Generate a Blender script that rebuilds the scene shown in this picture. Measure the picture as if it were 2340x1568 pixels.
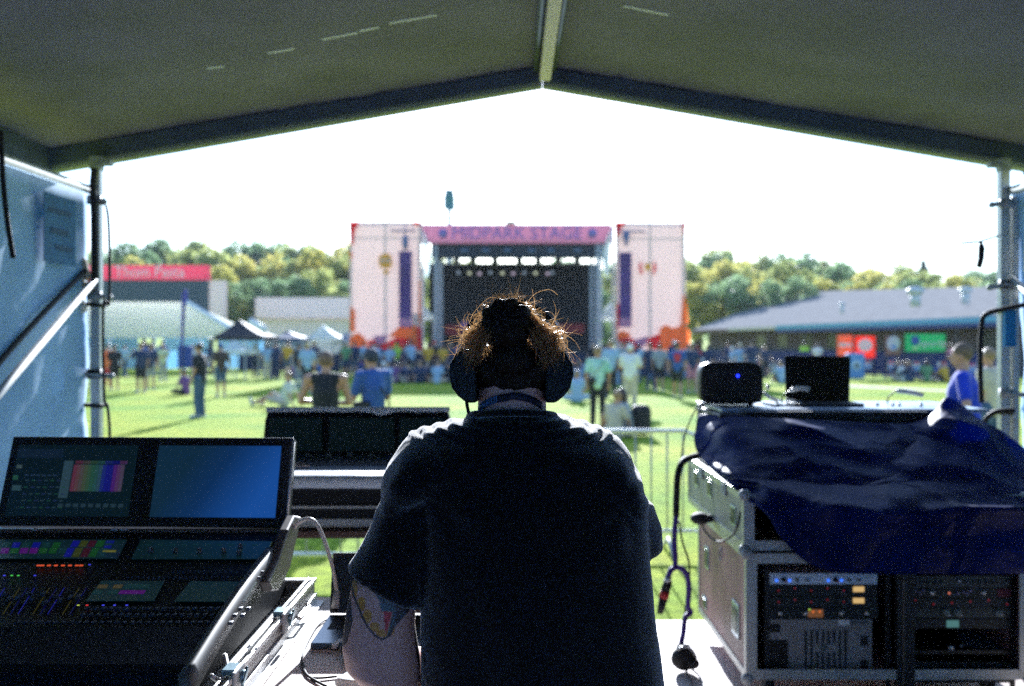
import bpy, bmesh, math, random
import numpy as np
from mathutils import Vector, Matrix, noise, Euler
R = math.radians
C = bpy.context.scene.collection
for o in list(bpy.data.objects): bpy.data.objects.remove(o)
# ---------------------------------------------------------------- camera, world, sun
CAMZ = 1.72; F = 2275.0
cam = bpy.data.objects.new('camera', bpy.data.cameras.new('camera')); C.objects.link(cam)
cam.location = (0, 0, CAMZ); cam.rotation_euler = (R(90), 0, 0)
cam.data.sensor_width = 36; cam.data.lens = 35; cam.data.clip_end = 3000; cam.data.clip_start = 0.05
cam.data.dof.use_dof = True; cam.data.dof.focus_distance = 2.08; cam.data.dof.aperture_fstop = 2.9
bpy.context.scene.camera = cam
SUN_EL, SUN_AZ = 19.4, 0.6          # azimuth measured from +Y towards +X
w = bpy.data.worlds.new('World'); bpy.context.scene.world = w; w.use_nodes = True
nt = w.node_tree; bg = nt.nodes['Background']
sky = nt.nodes.new('ShaderNodeTexSky'); sky.sky_type = 'NISHITA'; sky.sun_disc = False
sky.sun_elevation = R(SUN_EL); sky.sun_rotation = R(SUN_AZ); sky.air_density = 1.0; sky.dust_density = 0.4; sky.ozone_density = 3.0
nt.links.new(sky.outputs[0], bg.inputs[0]); bg.inputs[1].default_value = 0.10
sd = bpy.data.lights.new('sun', 'SUN'); sd.energy = 4.6; sd.angle = R(0.6); sd.color = (1, .96, .90)
sun = bpy.data.objects.new('sun', sd); C.objects.link(sun)
sv = Vector((math.sin(R(SUN_AZ)) * math.cos(R(SUN_EL)), math.cos(R(SUN_AZ)) * math.cos(R(SUN_EL)), math.sin(R(SUN_EL))))
sun.rotation_euler = sv.to_track_quat('Z', 'Y').to_euler(); sun.location = (0, 0, 30)
sc = bpy.context.scene
sc.view_settings.view_transform = 'Standard'; sc.view_settings.look = 'None'
sc.view_settings.exposure = 1.75; sc.view_settings.gamma = 1.0
sc.view_settings.use_white_balance = True; sc.view_settings.white_balance_temperature = 5700   # the camera's cool balance
sc.cycles.use_denoising = False   # the photograph is grainy: keep the renderer's own grain
sc.cycles.max_bounces = 8; sc.cycles.transparent_max_bounces = 12
sc.cycles.sample_clamp_indirect = 2

# ---------------------------------------------------------------- helpers
def V(px, py, d):                    # a point at depth d, given where it stands in the photograph
    return Vector(((px - 1170) / F * d, d, CAMZ - (py - 784) / F * d))

def tag(o, label=None, cat=None, group=None, kind=None):
    if label: o['label'] = label
    if cat: o['category'] = cat
    if group: o['group'] = group
    if kind: o['kind'] = kind
    return o

def thing(name, label, cat, loc=(0, 0, 0), rz=0, group=None):
    o = bpy.data.objects.new(name, None); C.objects.link(o); o.empty_display_size = .1
    o.location = loc; o.rotation_euler = (0, 0, rz)
    return tag(o, label, cat, group)

MATS = {}
def mat(name, col, rough=.6, metal=0, spec=.5, var=0, vscale=8, col2=None, bump=0, bscale=60, sheen=0,
        emit=None, estr=0, transl=0, tcol=None, coat=0, stretch=None):
    if name in MATS: return MATS[name]
    m = bpy.data.materials.new(name); m.use_nodes = True
    n = m.node_tree.nodes; l = m.node_tree.links; p = n['Principled BSDF']
    p.inputs['Base Color'].default_value = (*col, 1); p.inputs['Roughness'].default_value = rough
    p.inputs['Metallic'].default_value = metal; p.inputs['Specular IOR Level'].default_value = spec
    p.inputs['Coat Weight'].default_value = coat
    if sheen:
        p.inputs['Sheen Weight'].default_value = sheen; p.inputs['Sheen Roughness'].default_value = .4
    csock = None
    tc = n.new('ShaderNodeTexCoord'); mp = n.new('ShaderNodeMapping'); l.new(tc.outputs['Object'], mp.inputs[0])
    if stretch: mp.inputs['Scale'].default_value = stretch
    if var or col2:
        t = n.new('ShaderNodeTexNoise'); t.inputs['Scale'].default_value = vscale; t.inputs['Detail'].default_value = 6
        l.new(mp.outputs[0], t.inputs['Vector'])
        r = n.new('ShaderNodeValToRGB'); l.new(t.outputs['Fac'], r.inputs[0])
        c2 = col2 if col2 else tuple(min(1, c * (1 + var)) for c in col)
        c1 = col if col2 else tuple(c * (1 - var) for c in col)
        r.color_ramp.elements[0].position = .33; r.color_ramp.elements[1].position = .67
        r.color_ramp.elements[0].color = (*c1, 1); r.color_ramp.elements[1].color = (*c2, 1)
        csock = r.outputs[0]; l.new(csock, p.inputs['Base Color'])
        rr = n.new('ShaderNodeMapRange'); l.new(t.outputs['Fac'], rr.inputs[0])
        rr.inputs[3].default_value = max(0, rough - .1); rr.inputs[4].default_value = min(1, rough + .12)
        l.new(rr.outputs[0], p.inputs['Roughness'])
    if bump:
        b = n.new('ShaderNodeBump'); b.inputs['Strength'].default_value = bump; b.inputs['Distance'].default_value = .004
        t2 = n.new('ShaderNodeTexNoise'); t2.inputs['Scale'].default_value = bscale; t2.inputs['Detail'].default_value = 4
        l.new(mp.outputs[0], t2.inputs['Vector']); l.new(t2.outputs['Fac'], b.inputs['Height']); l.new(b.outputs[0], p.inputs['Normal'])
    if emit:
        p.inputs['Emission Color'].default_value = (*emit, 1); p.inputs['Emission Strength'].default_value = estr
    if transl:
        tr = n.new('ShaderNodeBsdfTranslucent'); mx = n.new('ShaderNodeMixShader'); mx.inputs[0].default_value = transl
        if tcol: tr.inputs[0].default_value = (*tcol, 1)
        elif csock: l.new(csock, tr.inputs[0])
        else: tr.inputs[0].default_value = (*col, 1)
        l.new(p.outputs[0], mx.inputs[1]); l.new(tr.outputs[0], mx.inputs[2]); l.new(mx.outputs[0], n['Material Output'].inputs[0])
    MATS[name] = m; return m

class MB:
    """collects shapes, then links them as ONE mesh object"""
    def __init__(s): s.v = []; s.f = []; s.m = []; s.cur = 0
    def add(s, vs, fs):
        k = len(s.v); s.v += [tuple(x) for x in vs]; s.f += [tuple(i + k for i in f) for f in fs]; s.m += [s.cur] * len(fs); return s
    def mi(s, i): s.cur = i; return s
    def hexa(s, p): return s.add(p, [(0, 3, 2, 1), (4, 5, 6, 7), (0, 1, 5, 4), (1, 2, 6, 5), (2, 3, 7, 6), (3, 0, 4, 7)])
    def box(s, x0, x1, y0, y1, z0, z1):
        return s.hexa([(x0, y0, z0), (x1, y0, z0), (x1, y1, z0), (x0, y1, z0), (x0, y0, z1), (x1, y0, z1), (x1, y1, z1), (x0, y1, z1)])
    def obox(s, c, sx, sy, sz, rot=None):
        M = rot.to_matrix() if rot else Matrix.Identity(3); c = Vector(c)
        return s.hexa([c + M @ Vector((a * sx / 2, b * sy / 2, g * sz / 2)) for g in (-1, 1) for a, b in ((-1, -1), (1, -1), (1, 1), (-1, 1))])
    def slab(s, pts, n):             # a flat polygon given thickness along vector n
        n = Vector(n); k = len(pts); pts = [Vector(p) for p in pts]
        return s.add(pts + [p + n for p in pts], [tuple(range(k))[::-1], tuple(range(k, 2 * k))] + [(i, (i + 1) % k, (i + 1) % k + k, i + k) for i in range(k)])
    def rings(s, rings, cap=True, closed=True):
        n = len(rings[0]); vs = [p for r in rings for p in r]; fs = []
        for j in range(len(rings) - 1):
            for i in range(n if closed else n - 1):
                a = j * n + i; b = j * n + (i + 1) % n; fs.append((a, b, b + n, a + n))
        if cap: fs.append(tuple(range(n))[::-1]); fs.append(tuple(range((len(rings) - 1) * n, len(rings) * n)))
        return s.add(vs, fs)
    def tube(s, path, r, n=8, cap=True):
        path = [Vector(p) for p in path]; rr = r if isinstance(r, (list, tuple)) else [r] * len(path); out = []
        up = None
        for i, p in enumerate(path):
            t = (path[min(i + 1, len(path) - 1)] - path[max(i - 1, 0)])
            t = t.normalized() if t.length > 1e-9 else Vector((0, 0, 1))
            if up is None: up = t.orthogonal().normalized()
            up = (up - t * up.dot(t)); up = up.normalized() if up.length > 1e-6 else t.orthogonal().normalized()
            sd_ = t.cross(up)
            out.append([p + (up * math.cos(a) + sd_ * math.sin(a)) * rr[i] for a in [2 * math.pi * k / n for k in range(n)]])
        return s.rings(out, cap)
    def ell(s, c, rx, ry, rz, n=14, m=9, rot=None):
        c = Vector(c); M = rot.to_matrix() if rot else Matrix.Identity(3); rg = []
        for j in range(m + 1):
            ph = math.pi * (j + .001 if j == 0 else j - .001 if j == m else j) / m
            rg.append([c + M @ Vector((rx * math.sin(ph) * math.cos(a), ry * math.sin(ph) * math.sin(a), -rz * math.cos(ph))) for a in [2 * math.pi * k / n for k in range(n)]])
        return s.rings(rg)
    def cap(s, a, b, ra, rb, n=10):  # tapered capsule
        a = Vector(a); b = Vector(b); t = (b - a)
        L = t.length; t = t.normalized() if L > 1e-6 else Vector((0, 0, 1)); u = t.orthogonal().normalized(); v = t.cross(u); rg = []
        for c, r, angs in ((a, ra, (-89, -60, -30, 0)), (b, rb, (0, 30, 60, 89))):
            for g in angs:
                q = c + t * r * math.sin(R(g)); rad = r * math.cos(R(g))
                rg.append([q + (u * math.cos(k * 2 * math.pi / n) + v * math.sin(k * 2 * math.pi / n)) * rad for k in range(n)])
        return s.rings(rg)
    def cyl(s, a, b, r, r2=None, n=16): return s.tube([a, b], [r, r if r2 is None else r2], n)
    def build(s, name, mats, parent=None, smooth=False, bevel=0, local=False, sub=0, solid=0, seg=2):
        me = bpy.data.meshes.new(name); off = Vector((0, 0, 0))
        if parent is not None and not local:
            q = parent
            while q is not None: off += Vector(q.location); q = q.parent
        me.from_pydata([tuple(Vector(v) - off) for v in s.v], [], s.f)
        mats = mats if isinstance(mats, (list, tuple)) else [mats]
        for m in mats: me.materials.append(m)
        me.polygons.foreach_set('material_index', s.m)
        me.polygons.foreach_set('use_smooth', [smooth] * len(s.f))
        bm = bmesh.new(); bm.from_mesh(me); bmesh.ops.recalc_face_normals(bm, faces=bm.faces); bm.to_mesh(me); bm.free()
        o = bpy.data.objects.new(name, me); C.objects.link(o)
        if parent is not None: o.parent = parent
        if bevel:
            b = o.modifiers.new('b', 'BEVEL'); b.width = bevel; b.segments = seg; b.limit_method = 'ANGLE'; b.angle_limit = R(35)
        if solid: q = o.modifiers.new('s', 'SOLIDIFY'); q.thickness = solid
        if sub: q = o.modifiers.new('u', 'SUBSURF'); q.levels = sub; q.render_levels = sub
        return o

def remesh(mb, voxel, smooth_it=4):  # fuse overlapping closed shapes into one continuous surface
    me = bpy.data.meshes.new('t'); me.from_pydata(mb.v, [], mb.f)
    bm = bmesh.new(); bm.from_mesh(me); bmesh.ops.recalc_face_normals(bm, faces=bm.faces); bm.to_mesh(me); bm.free()
    o = bpy.data.objects.new('t', me); C.objects.link(o)
    q = o.modifiers.new('r', 'REMESH'); q.mode = 'VOXEL'; q.voxel_size = voxel; q.use_smooth_shade = True
    if smooth_it: q = o.modifiers.new('s', 'SMOOTH'); q.factor = .6; q.iterations = smooth_it
    dg = bpy.context.evaluated_depsgraph_get(); dg.update()
    out = bpy.data.meshes.new_from_object(o.evaluated_get(dg))
    bpy.data.objects.remove(o); bpy.data.meshes.remove(me)
    out.polygons.foreach_set('use_smooth', [True] * len(out.polygons)); return out

def meshobj(name, me, m, parent=None):
    if m is not None: me.materials.clear(); me.materials.append(m)
    o = bpy.data.objects.new(name, me); C.objects.link(o); o.parent = parent; return o

def text_obj(name, body, size, m, parent, origin, xdir, updir, depth=.004, sx=1.0, ctr=True):
    cu = bpy.data.curves.new('t', 'FONT'); cu.body = body; cu.size = size; cu.extrude = depth
    cu.align_x = 'CENTER' if ctr else 'LEFT'; cu.align_y = 'CENTER'; cu.resolution_u = 3
    o = bpy.data.objects.new('t', cu); C.objects.link(o)
    dg = bpy.context.evaluated_depsgraph_get(); dg.update()
    me = bpy.data.meshes.new_from_object(o.evaluated_get(dg)); bpy.data.objects.remove(o); bpy.data.curves.remove(cu)
    x = Vector(xdir).normalized(); u = Vector(updir).normalized(); n = x.cross(u)
    off = Vector((0, 0, 0)); q = parent
    while q is not None: off += Vector(q.location); q = q.parent
    o0 = Vector(origin) - off
    for v in me.vertices: v.co = o0 + x * v.co.x * sx + u * v.co.y + n * v.co.z
    me.name = name; return meshobj(name, me, m, parent)

def spline(pts, n=8):                # Catmull-Rom through points
    P = [Vector(p) for p in pts]; P = [P[0]] + P + [P[-1]]; out = []
    for i in range(1, len(P) - 2):
        for k in range(n):
            t = k / n; a, b, c, d = P[i - 1], P[i], P[i + 1], P[i + 2]
            out.append(.5 * ((2 * b) + (c - a) * t + (2 * a - 5 * b + 4 * c - d) * t * t + (3 * b - 3 * c + d - a) * t ** 3))
    return out + [P[-2]]

def copy_tree(o, parent=None):
    c = o.copy(); C.objects.link(c); c.parent = parent
    for ch in o.children: copy_tree(ch, c)
    return c
rnd = random.Random(7)
# ---------------------------------------------------------------- shared materials
def grass_mat():
    m = bpy.data.materials.new('grass'); m.use_nodes = True; n = m.node_tree.nodes; l = m.node_tree.links; p = n['Principled BSDF']
    tc = n.new('ShaderNodeTexCoord')
    def noise_(s, d=5):
        t = n.new('ShaderNodeTexNoise'); t.inputs['Scale'].default_value = s; t.inputs['Detail'].default_value = d; l.new(tc.outputs['Object'], t.inputs['Vector']); return t
    a = noise_(.35, 8); b = noise_(9, 6); c = noise_(70, 3)
    r = n.new('ShaderNodeValToRGB'); l.new(a.outputs['Fac'], r.inputs[0])
    e = r.color_ramp.elements; e[0].position = .3; e[0].color = (.12, .27, .02, 1); e[1].position = .72; e[1].color = (.42, .40, .03, 1)
    x = e.new(.5); x.color = (.27, .35, .018, 1)
    r2 = n.new('ShaderNodeValToRGB'); l.new(b.outputs['Fac'], r2.inputs[0]); r2.color_ramp.elements[0].color = (.6, .62, .55, 1); r2.color_ramp.elements[1].color = (1.35, 1.3, 1.2, 1)
    r2.color_ramp.elements[0].position = .35; r2.color_ramp.elements[1].position = .65
    mx = n.new('ShaderNodeMix'); mx.data_type = 'RGBA'; mx.blend_type = 'MULTIPLY'; mx.inputs[0].default_value = 1
    l.new(r.outputs[0], mx.inputs[6]); l.new(r2.outputs[0], mx.inputs[7]); l.new(mx.outputs[2], p.inputs['Base Color'])
    p.inputs['Roughness'].default_value = .9; p.inputs['Specular IOR Level'].default_value = .05; p.inputs['Sheen Weight'].default_value = .12
    p.inputs['Sheen Roughness'].default_value = .5; p.inputs['Sheen Tint'].default_value = (.7, 1, .3, 1)
    bp = n.new('ShaderNodeBump'); bp.inputs['Strength'].default_value = .8; bp.inputs['Distance'].default_value = .03
    l.new(c.outputs['Fac'], bp.inputs['Height']); l.new(bp.outputs[0], p.inputs['Normal']); return m
M_grass = grass_mat()
M_black = mat('black_plastic', (.012, .012, .014), .45, var=.2)
M_blackm = mat('black_matt', (.010, .010, .012), .7)
M_alu = mat('aluminium', (.58, .58, .57), .45, .5, var=.12, vscale=14)
M_galv = mat('galvanised_steel', (.38, .40, .41), .6, .2, var=.15, vscale=20)
M_fab = mat('pale_blue_tent_fabric', (.46, .60, .76), .85, spec=.1, var=.12, vscale=3, bump=.6, bscale=7, transl=.40, tcol=(.36, .55, .80))
M_roof = mat('tent_roof_fabric', (.205, .178, .235), .65, var=.22, vscale=1.6, bump=.35, bscale=6, transl=.12, tcol=(.26, .30, .36))
M_beam = mat('dark_valance_fabric', (.085, .105, .14), .7, var=.15, vscale=6)
M_ply = mat('pale_plywood', (.62, .52, .47), .6, var=.12, vscale=5, stretch=(1, 6, 1), bump=.15)
M_white = mat('white_paint', (.75, .75, .73), .5, var=.06)
M_skin = mat('skin', (.42, .23, .155), .5, var=.1, vscale=20, spec=.4)
M_hairb = mat('dark_brown_hair', (.035, .02, .012), .5, bump=.5, bscale=200, sheen=.3)
M_hairl = mat('light_brown_hair', (.25, .15, .08), .5, bump=.5, bscale=200, sheen=.3)
M_shoe = mat('pale_shoes', (.45, .45, .45), .6)
M_shoed = mat('dark_shoes', (.03, .03, .03), .6)
def cloth(name, col): return mat(name + '_cloth', col, .9, sheen=.25, var=.12, vscale=10, bump=.3, bscale=50)

# ---------------------------------------------------------------- ground, far hill
g = MB(); N = 60
xs = [-700 + 1400 * i / N for i in range(N + 1)]; ys = [-60 + 1500 * (j / N) ** 1.6 for j in range(N + 1)]
g.add([(x, y, (max(0, y - 190) * .03 if y < 700 else 15.3) + (0 if y < 180 else 3 * noise.noise(Vector((x / 90, y / 90, 0))))) for y in ys for x in xs],
      [(j * (N + 1) + i, j * (N + 1) + i + 1, (j + 1) * (N + 1) + i + 1, (j + 1) * (N + 1) + i) for j in range(N) for i in range(N)])
tag(g.build('ground', M_grass, smooth=True), 'bright green mown grass field in sun', kind='structure')
# worn pitch line across the field
g = MB(); a = V(1880, 881, 40.35); b = V(2500, 912, 30.57)
g.slab([(a.x, a.y, .004), (b.x, b.y, .004), (b.x + .1, b.y + 1.3, .004), (a.x + .1, a.y + 2.0, .004)], (0, 0, .003))
tag(g.build('pitch_line', mat('worn_line', (.52, .50, .40), .9, var=.2, vscale=6)), 'pale worn line across the grass', kind='structure')

g = MB(); g.box(-2.36, 2.74, -1.85, 5.35, -.02, .008); tag(g.build('bounce_sheet', mat('bounce_sheet_slate', (.11, .12, .16), .85, var=.15, vscale=4)), 'unseen slate grey sheet added under the tent to cut green bounce light', kind='structure')  # added out of view so less green light bounces off the grass
# ---------------------------------------------------------------- tent
T = thing('festival_tent', 'peaked frame tent with grey roof and white side walls, seen from inside', 'tent', (.17, 2, 0))
RX, RZ, FY, BY = .175, 3.30, 5.7, -1.9          # ridge, front, back
EXL, EXR = -2.656, 2.98
def roof_z(x): return RZ - (RX - x) * .1665 if x < RX else RZ - (x - RX) * .165
def roof_panel(x0, x1, nm):
    g = MB(); nx, ny = 44, 70; vs = []
    for j in range(ny + 1):
        y = BY - .1 + (FY + .1 - BY + .1) * j / ny
        for i in range(nx + 1):
            u = i / nx; x = x0 + (x1 - x0) * u
            z = roof_z(x) - .045 * math.sin(math.pi * u) * (math.sin(math.pi * min(1, max(0, (FY - y) / 3.8))) ** 2 if y > 1.9 else math.sin(math.pi * min(1, (1.9 - y) / 3.8)) ** 2)
            z += .012 * noise.noise(Vector((x * 1.1, y * 2.2, 3))) + .006 * noise.noise(Vector((x * 5 + y * 2, y * 4, 8)))
            if y > FY - .25: z += .008 * noise.noise(Vector((x * 9, 0, 1)))
            vs.append((x, y, z))
    g.add(vs, [(j * (nx + 1) + i, j * (nx + 1) + i + 1, (j + 1) * (nx + 1) + i + 1, (j + 1) * (nx + 1) + i) for j in range(ny) for i in range(nx)])
    return g.build(nm, M_roof, T, True, solid=.003)
roof_panel(EXL, RX, 'roof_panel'); roof_panel(RX, EXR, 'roof_panel')
# front rafters: a box beam wrapped in dark fabric with a pale lower hem
for (x0, x1) in ((EXL, RX - .002), (RX + .002, EXR)):
    g = MB(); n_ = 40; rg = []
    for i in range(n_ + 1):
        x = x0 + (x1 - x0) * i / n_; zt = roof_z(x) - .002; dp = .085 + .02 * abs(x - RX) / 2.8
        w_ = .006 * noise.noise(Vector((x * 7, 0, 5))); zt2 = zt + .014 * noise.noise(Vector((x * 4, 2, 5)))
        rg.append([(x, FY - .05 + w_, zt - dp), (x, FY + .05, zt - dp), (x, FY + .055, zt - .01), (x, FY - .055 + w_, zt2 - .012)])
    g.rings(rg); g.build('front_beam', M_beam, T)
    g = MB(); rg = []
    for i in range(n_ + 1):
        x = x0 + (x1 - x0) * i / n_; zt = roof_z(x) - .004; dp = .085 + .02 * abs(x - RX) / 2.8
        rg.append([(x, FY - .028, zt - dp - .024), (x, FY + .06, zt - dp - .024), (x, FY + .06, zt - dp + .0), (x, FY - .028, zt - dp + .0)])
    g.rings(rg); g.build('hem_strip', mat('pale_hem', (.38, .41, .33), .7, transl=.25), T)
# rear gable and unseen rear wall; blue translucency raised as fill light
g = MB(); g.slab([(EXL, BY, 0), (EXR, BY, 0), (EXR, BY, roof_z(EXR)), (RX, BY, RZ), (EXL, BY, roof_z(EXL))], (0, -.004, 0)); g.build('unseen_rear_fill_wall', mat('rear_fill_fabric', (.20, .26, .42), .8, transl=.65, tcol=(.60, .75, 1)), T)
# ridge pole, eave poles
g = MB(); g.slab([(RX - .020, FY - .09, RZ - .105), (RX + .042, FY - .09, RZ - .105), (RX + .050, BY, RZ - .105), (RX - .012, BY, RZ - .105)], (0, 0, .05)); g.build('ridge_pole', mat('cream_pole', (.88, .74, .74), .5, var=.05, emit=None), T, bevel=.006)
for dx in (-.040, .062):
    g = MB(); g.tube([(RX + dx, FY - .075, RZ - .035), (RX + dx + .01, BY + .1, RZ - .035)], .014, 8); g.build('ridge_strap', M_beam, T, True)
M_glint = mat('painted_glint', (.85, .82, .76), .6)  # bright glints on the roof underside, painted as pale strips
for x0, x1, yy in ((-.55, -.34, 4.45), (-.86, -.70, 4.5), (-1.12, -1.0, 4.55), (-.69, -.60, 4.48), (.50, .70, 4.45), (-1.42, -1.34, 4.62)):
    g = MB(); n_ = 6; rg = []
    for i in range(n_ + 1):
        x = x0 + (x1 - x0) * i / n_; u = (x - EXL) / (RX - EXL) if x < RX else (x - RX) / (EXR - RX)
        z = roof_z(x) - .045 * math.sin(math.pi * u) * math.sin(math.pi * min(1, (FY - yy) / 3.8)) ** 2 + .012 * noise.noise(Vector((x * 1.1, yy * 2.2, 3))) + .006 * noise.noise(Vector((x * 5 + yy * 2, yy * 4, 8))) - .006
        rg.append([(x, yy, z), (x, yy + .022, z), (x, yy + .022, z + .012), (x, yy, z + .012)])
    g.rings(rg); g.build('roof_glint', M_glint, T)
for x, s in ((EXL, 1), (EXR, -1)):
    z = roof_z(x)
    g = MB(); n_ = 30; rg = []
    for i in range(n_ + 1):
        y = FY + .05 + (BY - FY) * i / n_; rg.append([(x - .03, y, z - .15 + .006 * math.sin(i * 2)), (x + .03, y, z - .15 + .006 * math.sin(i * 2)), (x + .03, y, z), (x - .03, y, z)])
    g.rings(rg); g.build('eave_valance', M_beam, T)
def sidewall(x, s, zt):
    g = MB(); ny, nz = 110, 40; vs = []
    for j in range(ny + 1):
        y = 5.62 - 7.5 * j / ny
        for k in range(nz + 1):
            z = .02 + (zt - .02) * k / nz; t = k / nz
            fold = .030 * abs((((y * 1.1 + (2.6 - z) * .9 + .4 * noise.noise(Vector((y, z, 3)))) * 1.7) % 1) - .5) * max(0, .6 + noise.noise(Vector((y * .8, z, 31)))) * 3 + .05 * noise.noise(Vector(((y * .9 + (zt - z) * .8), z * .25, 2))) + .016 * noise.noise(Vector((y * 3.4 + z * 2.1, z * .8, 7))) + .006 * noise.noise(Vector((y * 2, z * 9, 4)))
            dy = -.04 * math.sin(math.pi * t) + (.05 * (1 - t)) if j == 0 else 0
            vs.append((x + fold * (1 - t ** 6) - s * .06 * math.sin(math.pi * t) * .5, y + dy, z))
    g.add(vs, [(j * (nz + 1) + k, j * (nz + 1) + k + 1, (j + 1) * (nz + 1) + k + 1, (j + 1) * (nz + 1) + k) for j in range(ny) for k in range(nz)])
    return g.build('side_wall', M_fab, T, True, solid=.003)
sidewall(-2.395, 1, 2.56); sidewall(2.82, -1, 2.56)
for x in (-2.355, 2.80):
    g = MB(); g.cyl((x, 5.62, 2.575), (x, BY + .1, 2.575), .024); g.build('wall_rail', M_galv, T, True)
# printed notice on the left wall
g = MB(); x = -2.352
x += .02; g.box(x - .012, x - .008, 4.98, 5.34, 2.13, 2.48); nb = g.build('wall_print', mat('blue_print', (.10, .24, .45), .8, transl=.3, var=.2, vscale=30), T)
g = MB()
for z0, z1, y0, y1 in ((2.385, 2.41, 5.02, 5.28), (2.28, 2.31, 5.05, 5.25), (2.20, 2.225, 5.1, 5.3)): g.box(x - .007, x - .005, y0, y1, z0, z1)
g.build('print_mark', mat('print_navy', (.03, .08, .16), .8), nb)
# corner posts with clamps
def post(x, y, s):
    p = MB(); p.box(x - .027, x + .027, y - .027, y + .027, 0, roof_z(x) - .115)
    po = p.build('corner_post', M_alu, T, bevel=.005)
    q = MB(); q.box(x - .031, x + .031, y - .035, y + .03, roof_z(x) - .19, roof_z(x) - .115)
    xa, xb = sorted((x + s * .025, x + s * .085)); q.box(xa, xb, y - .03, y + .03, roof_z(x) - .165, roof_z(x) - .135); q.build('post_bracket', M_galv, po, bevel=.004)
    q = MB(); q.box(x - .034, x + .034, y - .034, y + .034, .0, .05); q.build('foot_plate', M_galv, po)
    return po
pl = post(-2.335, 5.60, 1); pr = post(2.765, 5.60, -1)
g = MB(); g.box(2.80, 2.836, 5.56, 5.60, .6, 2.54); g.build('inner_post', M_alu, T, bevel=.004)
def clamp(p, z, L, x0=0):
    x, y = (-2.335, 5.6) if p is pl else (2.765, 5.6)
    q = MB(); q.cyl((x + x0 - .03, y - .04, z), (x + x0 + L, y - .05, z - .01), .014, n=12); q.ell((x + x0 + L, y - .05, z - .01), .02, .02, .018); q.obox((x, y - .035, z), .075, .03, .05)
    q.build('clamp', M_galv, p, True)
clamp(pl, 1.985, .09); clamp(pl, 1.545, .10); clamp(pl, 1.55, -.07); clamp(pl, 2.52, .06)
clamp(pr, 2.04, -.10); clamp(pr, 2.50, -.09); clamp(pr, 2.05, .07); clamp(pr, 1.44, .1)
for p, zs in ((pl, (1.935, 1.37)), (pr, (1.90, 1.33))):
    x, y = (-2.335, 5.6) if p is pl else (2.765, 5.6)
    for z in zs:
        q = MB(); q.obox((x - .01, y, z), .10, .075, .022, Euler((0, R(4), 0))); q.build('cable_tie', M_blackm, p, bevel=.003)
q = MB(); q.obox((-2.40, 5.57, 2.04), .11, .05, .05, Euler((0, R(12), 0))); q.build('ratchet_strap', mat('yellow_strap', (.42, .27, .02), .7), T, bevel=.008)
q = MB(); q.obox((-2.41, 5.56, 2.13), .09, .06, .13, Euler((0, R(-14), 0))); q.build('strap_pad', mat('beige_pad', (.5, .45, .38), .8), T, bevel=.02)
q = MB(); q.cap((-2.43, 5.56, 2.0), (-2.395, 5.55, 1.91), .03, .026); q.build('tied_cloth', M_white, T, True)
q = MB(); q.obox((2.775, 5.57, 1.80), .062, .06, .2); q.build('blue_tape', mat('blue_tape', (.03, .22, .5), .6), T)
q = MB(); q.cap((2.86, 5.5, 2.0), (2.93, 5.45, 1.90), .03, .04); q.cap((2.85, 5.45, 2.35), (2.83, 5.45, 2.12), .035, .028); q.build('tied_cloth', M_white, T, True)
# diagonal braces in the wall planes
for x, s in ((-2.33, 1), (2.80, -1)):
    g = MB(); g.cyl((x, 5.56, 2.075), (x, 3.2, .70 + .05), .020); g.build('wall_brace', M_galv, T, True)
g = MB(); g.tube(spline([(-2.36, 5.5, 2.12), (-2.36, 4.9, 1.81), (-2.36, 4.3, 1.47), (-2.36, 3.4, .96)]), .015); g.build('brace_strap', M_blackm, T, True)
# cable bundle strapped to the left post, hanging strap, thin loop
def cable(name, pts, r, m, label=None, cat='cable', parent=None, n=8):
    g = MB(); g.tube(spline(pts, 8), r, n); o = g.build(name, m, parent, True)
    if label: tag(o, label, cat)
    return o
cable('cable_bundle', [V(216, 385, 5.5), V(212, 430, 5.52), V(214, 470, 5.52), V(216, 540, 5.52), V(217, 638, 5.52)], .020, M_blackm, 'thick black cable bundle strapped along the left tent post')
cable('thin_cable', [V(228, 465, 5.5), V(244, 475, 5.45), V(250, 560, 5.42), V(249, 690, 5.42), V(236, 700, 5.45), V(238, 900, 5.42), V(246, 930, 5.42), V(251, 1010, 5.4), V(247, 1200, 5.4), V(245, 1560, 5.4)], .008, M_blackm, 'thin dark cable looping down beside the left tent post')
cable('hanging_strap', [V(2, 300, 4.4), V(6, 400, 4.4), V(16, 500, 4.4), V(30, 590, 4.4)], .012, M_blackm, 'black strap hanging down in front of the left side wall', 'strap')
cable('cable_loop', [V(2350, 695, 5.3), V(2300, 705, 5.35), V(2254, 718, 5.4), V(2243, 745, 5.42), V(2240, 830, 5.42), V(2243, 920, 5.42)], .014, M_blackm, 'thick black cable bent round the right tent post')
cable('cable_loop', [V(2320, 938, 5.3), V(2275, 942, 5.35), V(2250, 965, 5.4), V(2248, 1010, 5.4), V(2262, 1180, 5.4)], .014, M_blackm, 'short black cable curving off the foot of the right tent post')
t_ = thing('hanging_tool', 'small black tool hanging from a thin wire beside the right tent post', 'tool', V(2240, 560, 5.3))
g = MB(); g.tube([V(2195, 556, 5.3), V(2240, 552, 5.3), V(2268, 543, 5.35), V(2284, 538, 5.45)], .006, 6); g.build('wire', M_galv, t_, True)
g = MB(); g.tube([V(2241, 552, 5.3), V(2243, 566, 5.3), V(2242, 590, 5.3), V(2237, 611, 5.3)], [.007, .017, .016, .014], 10); g.build('handle', M_blackm, t_, True)
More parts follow.
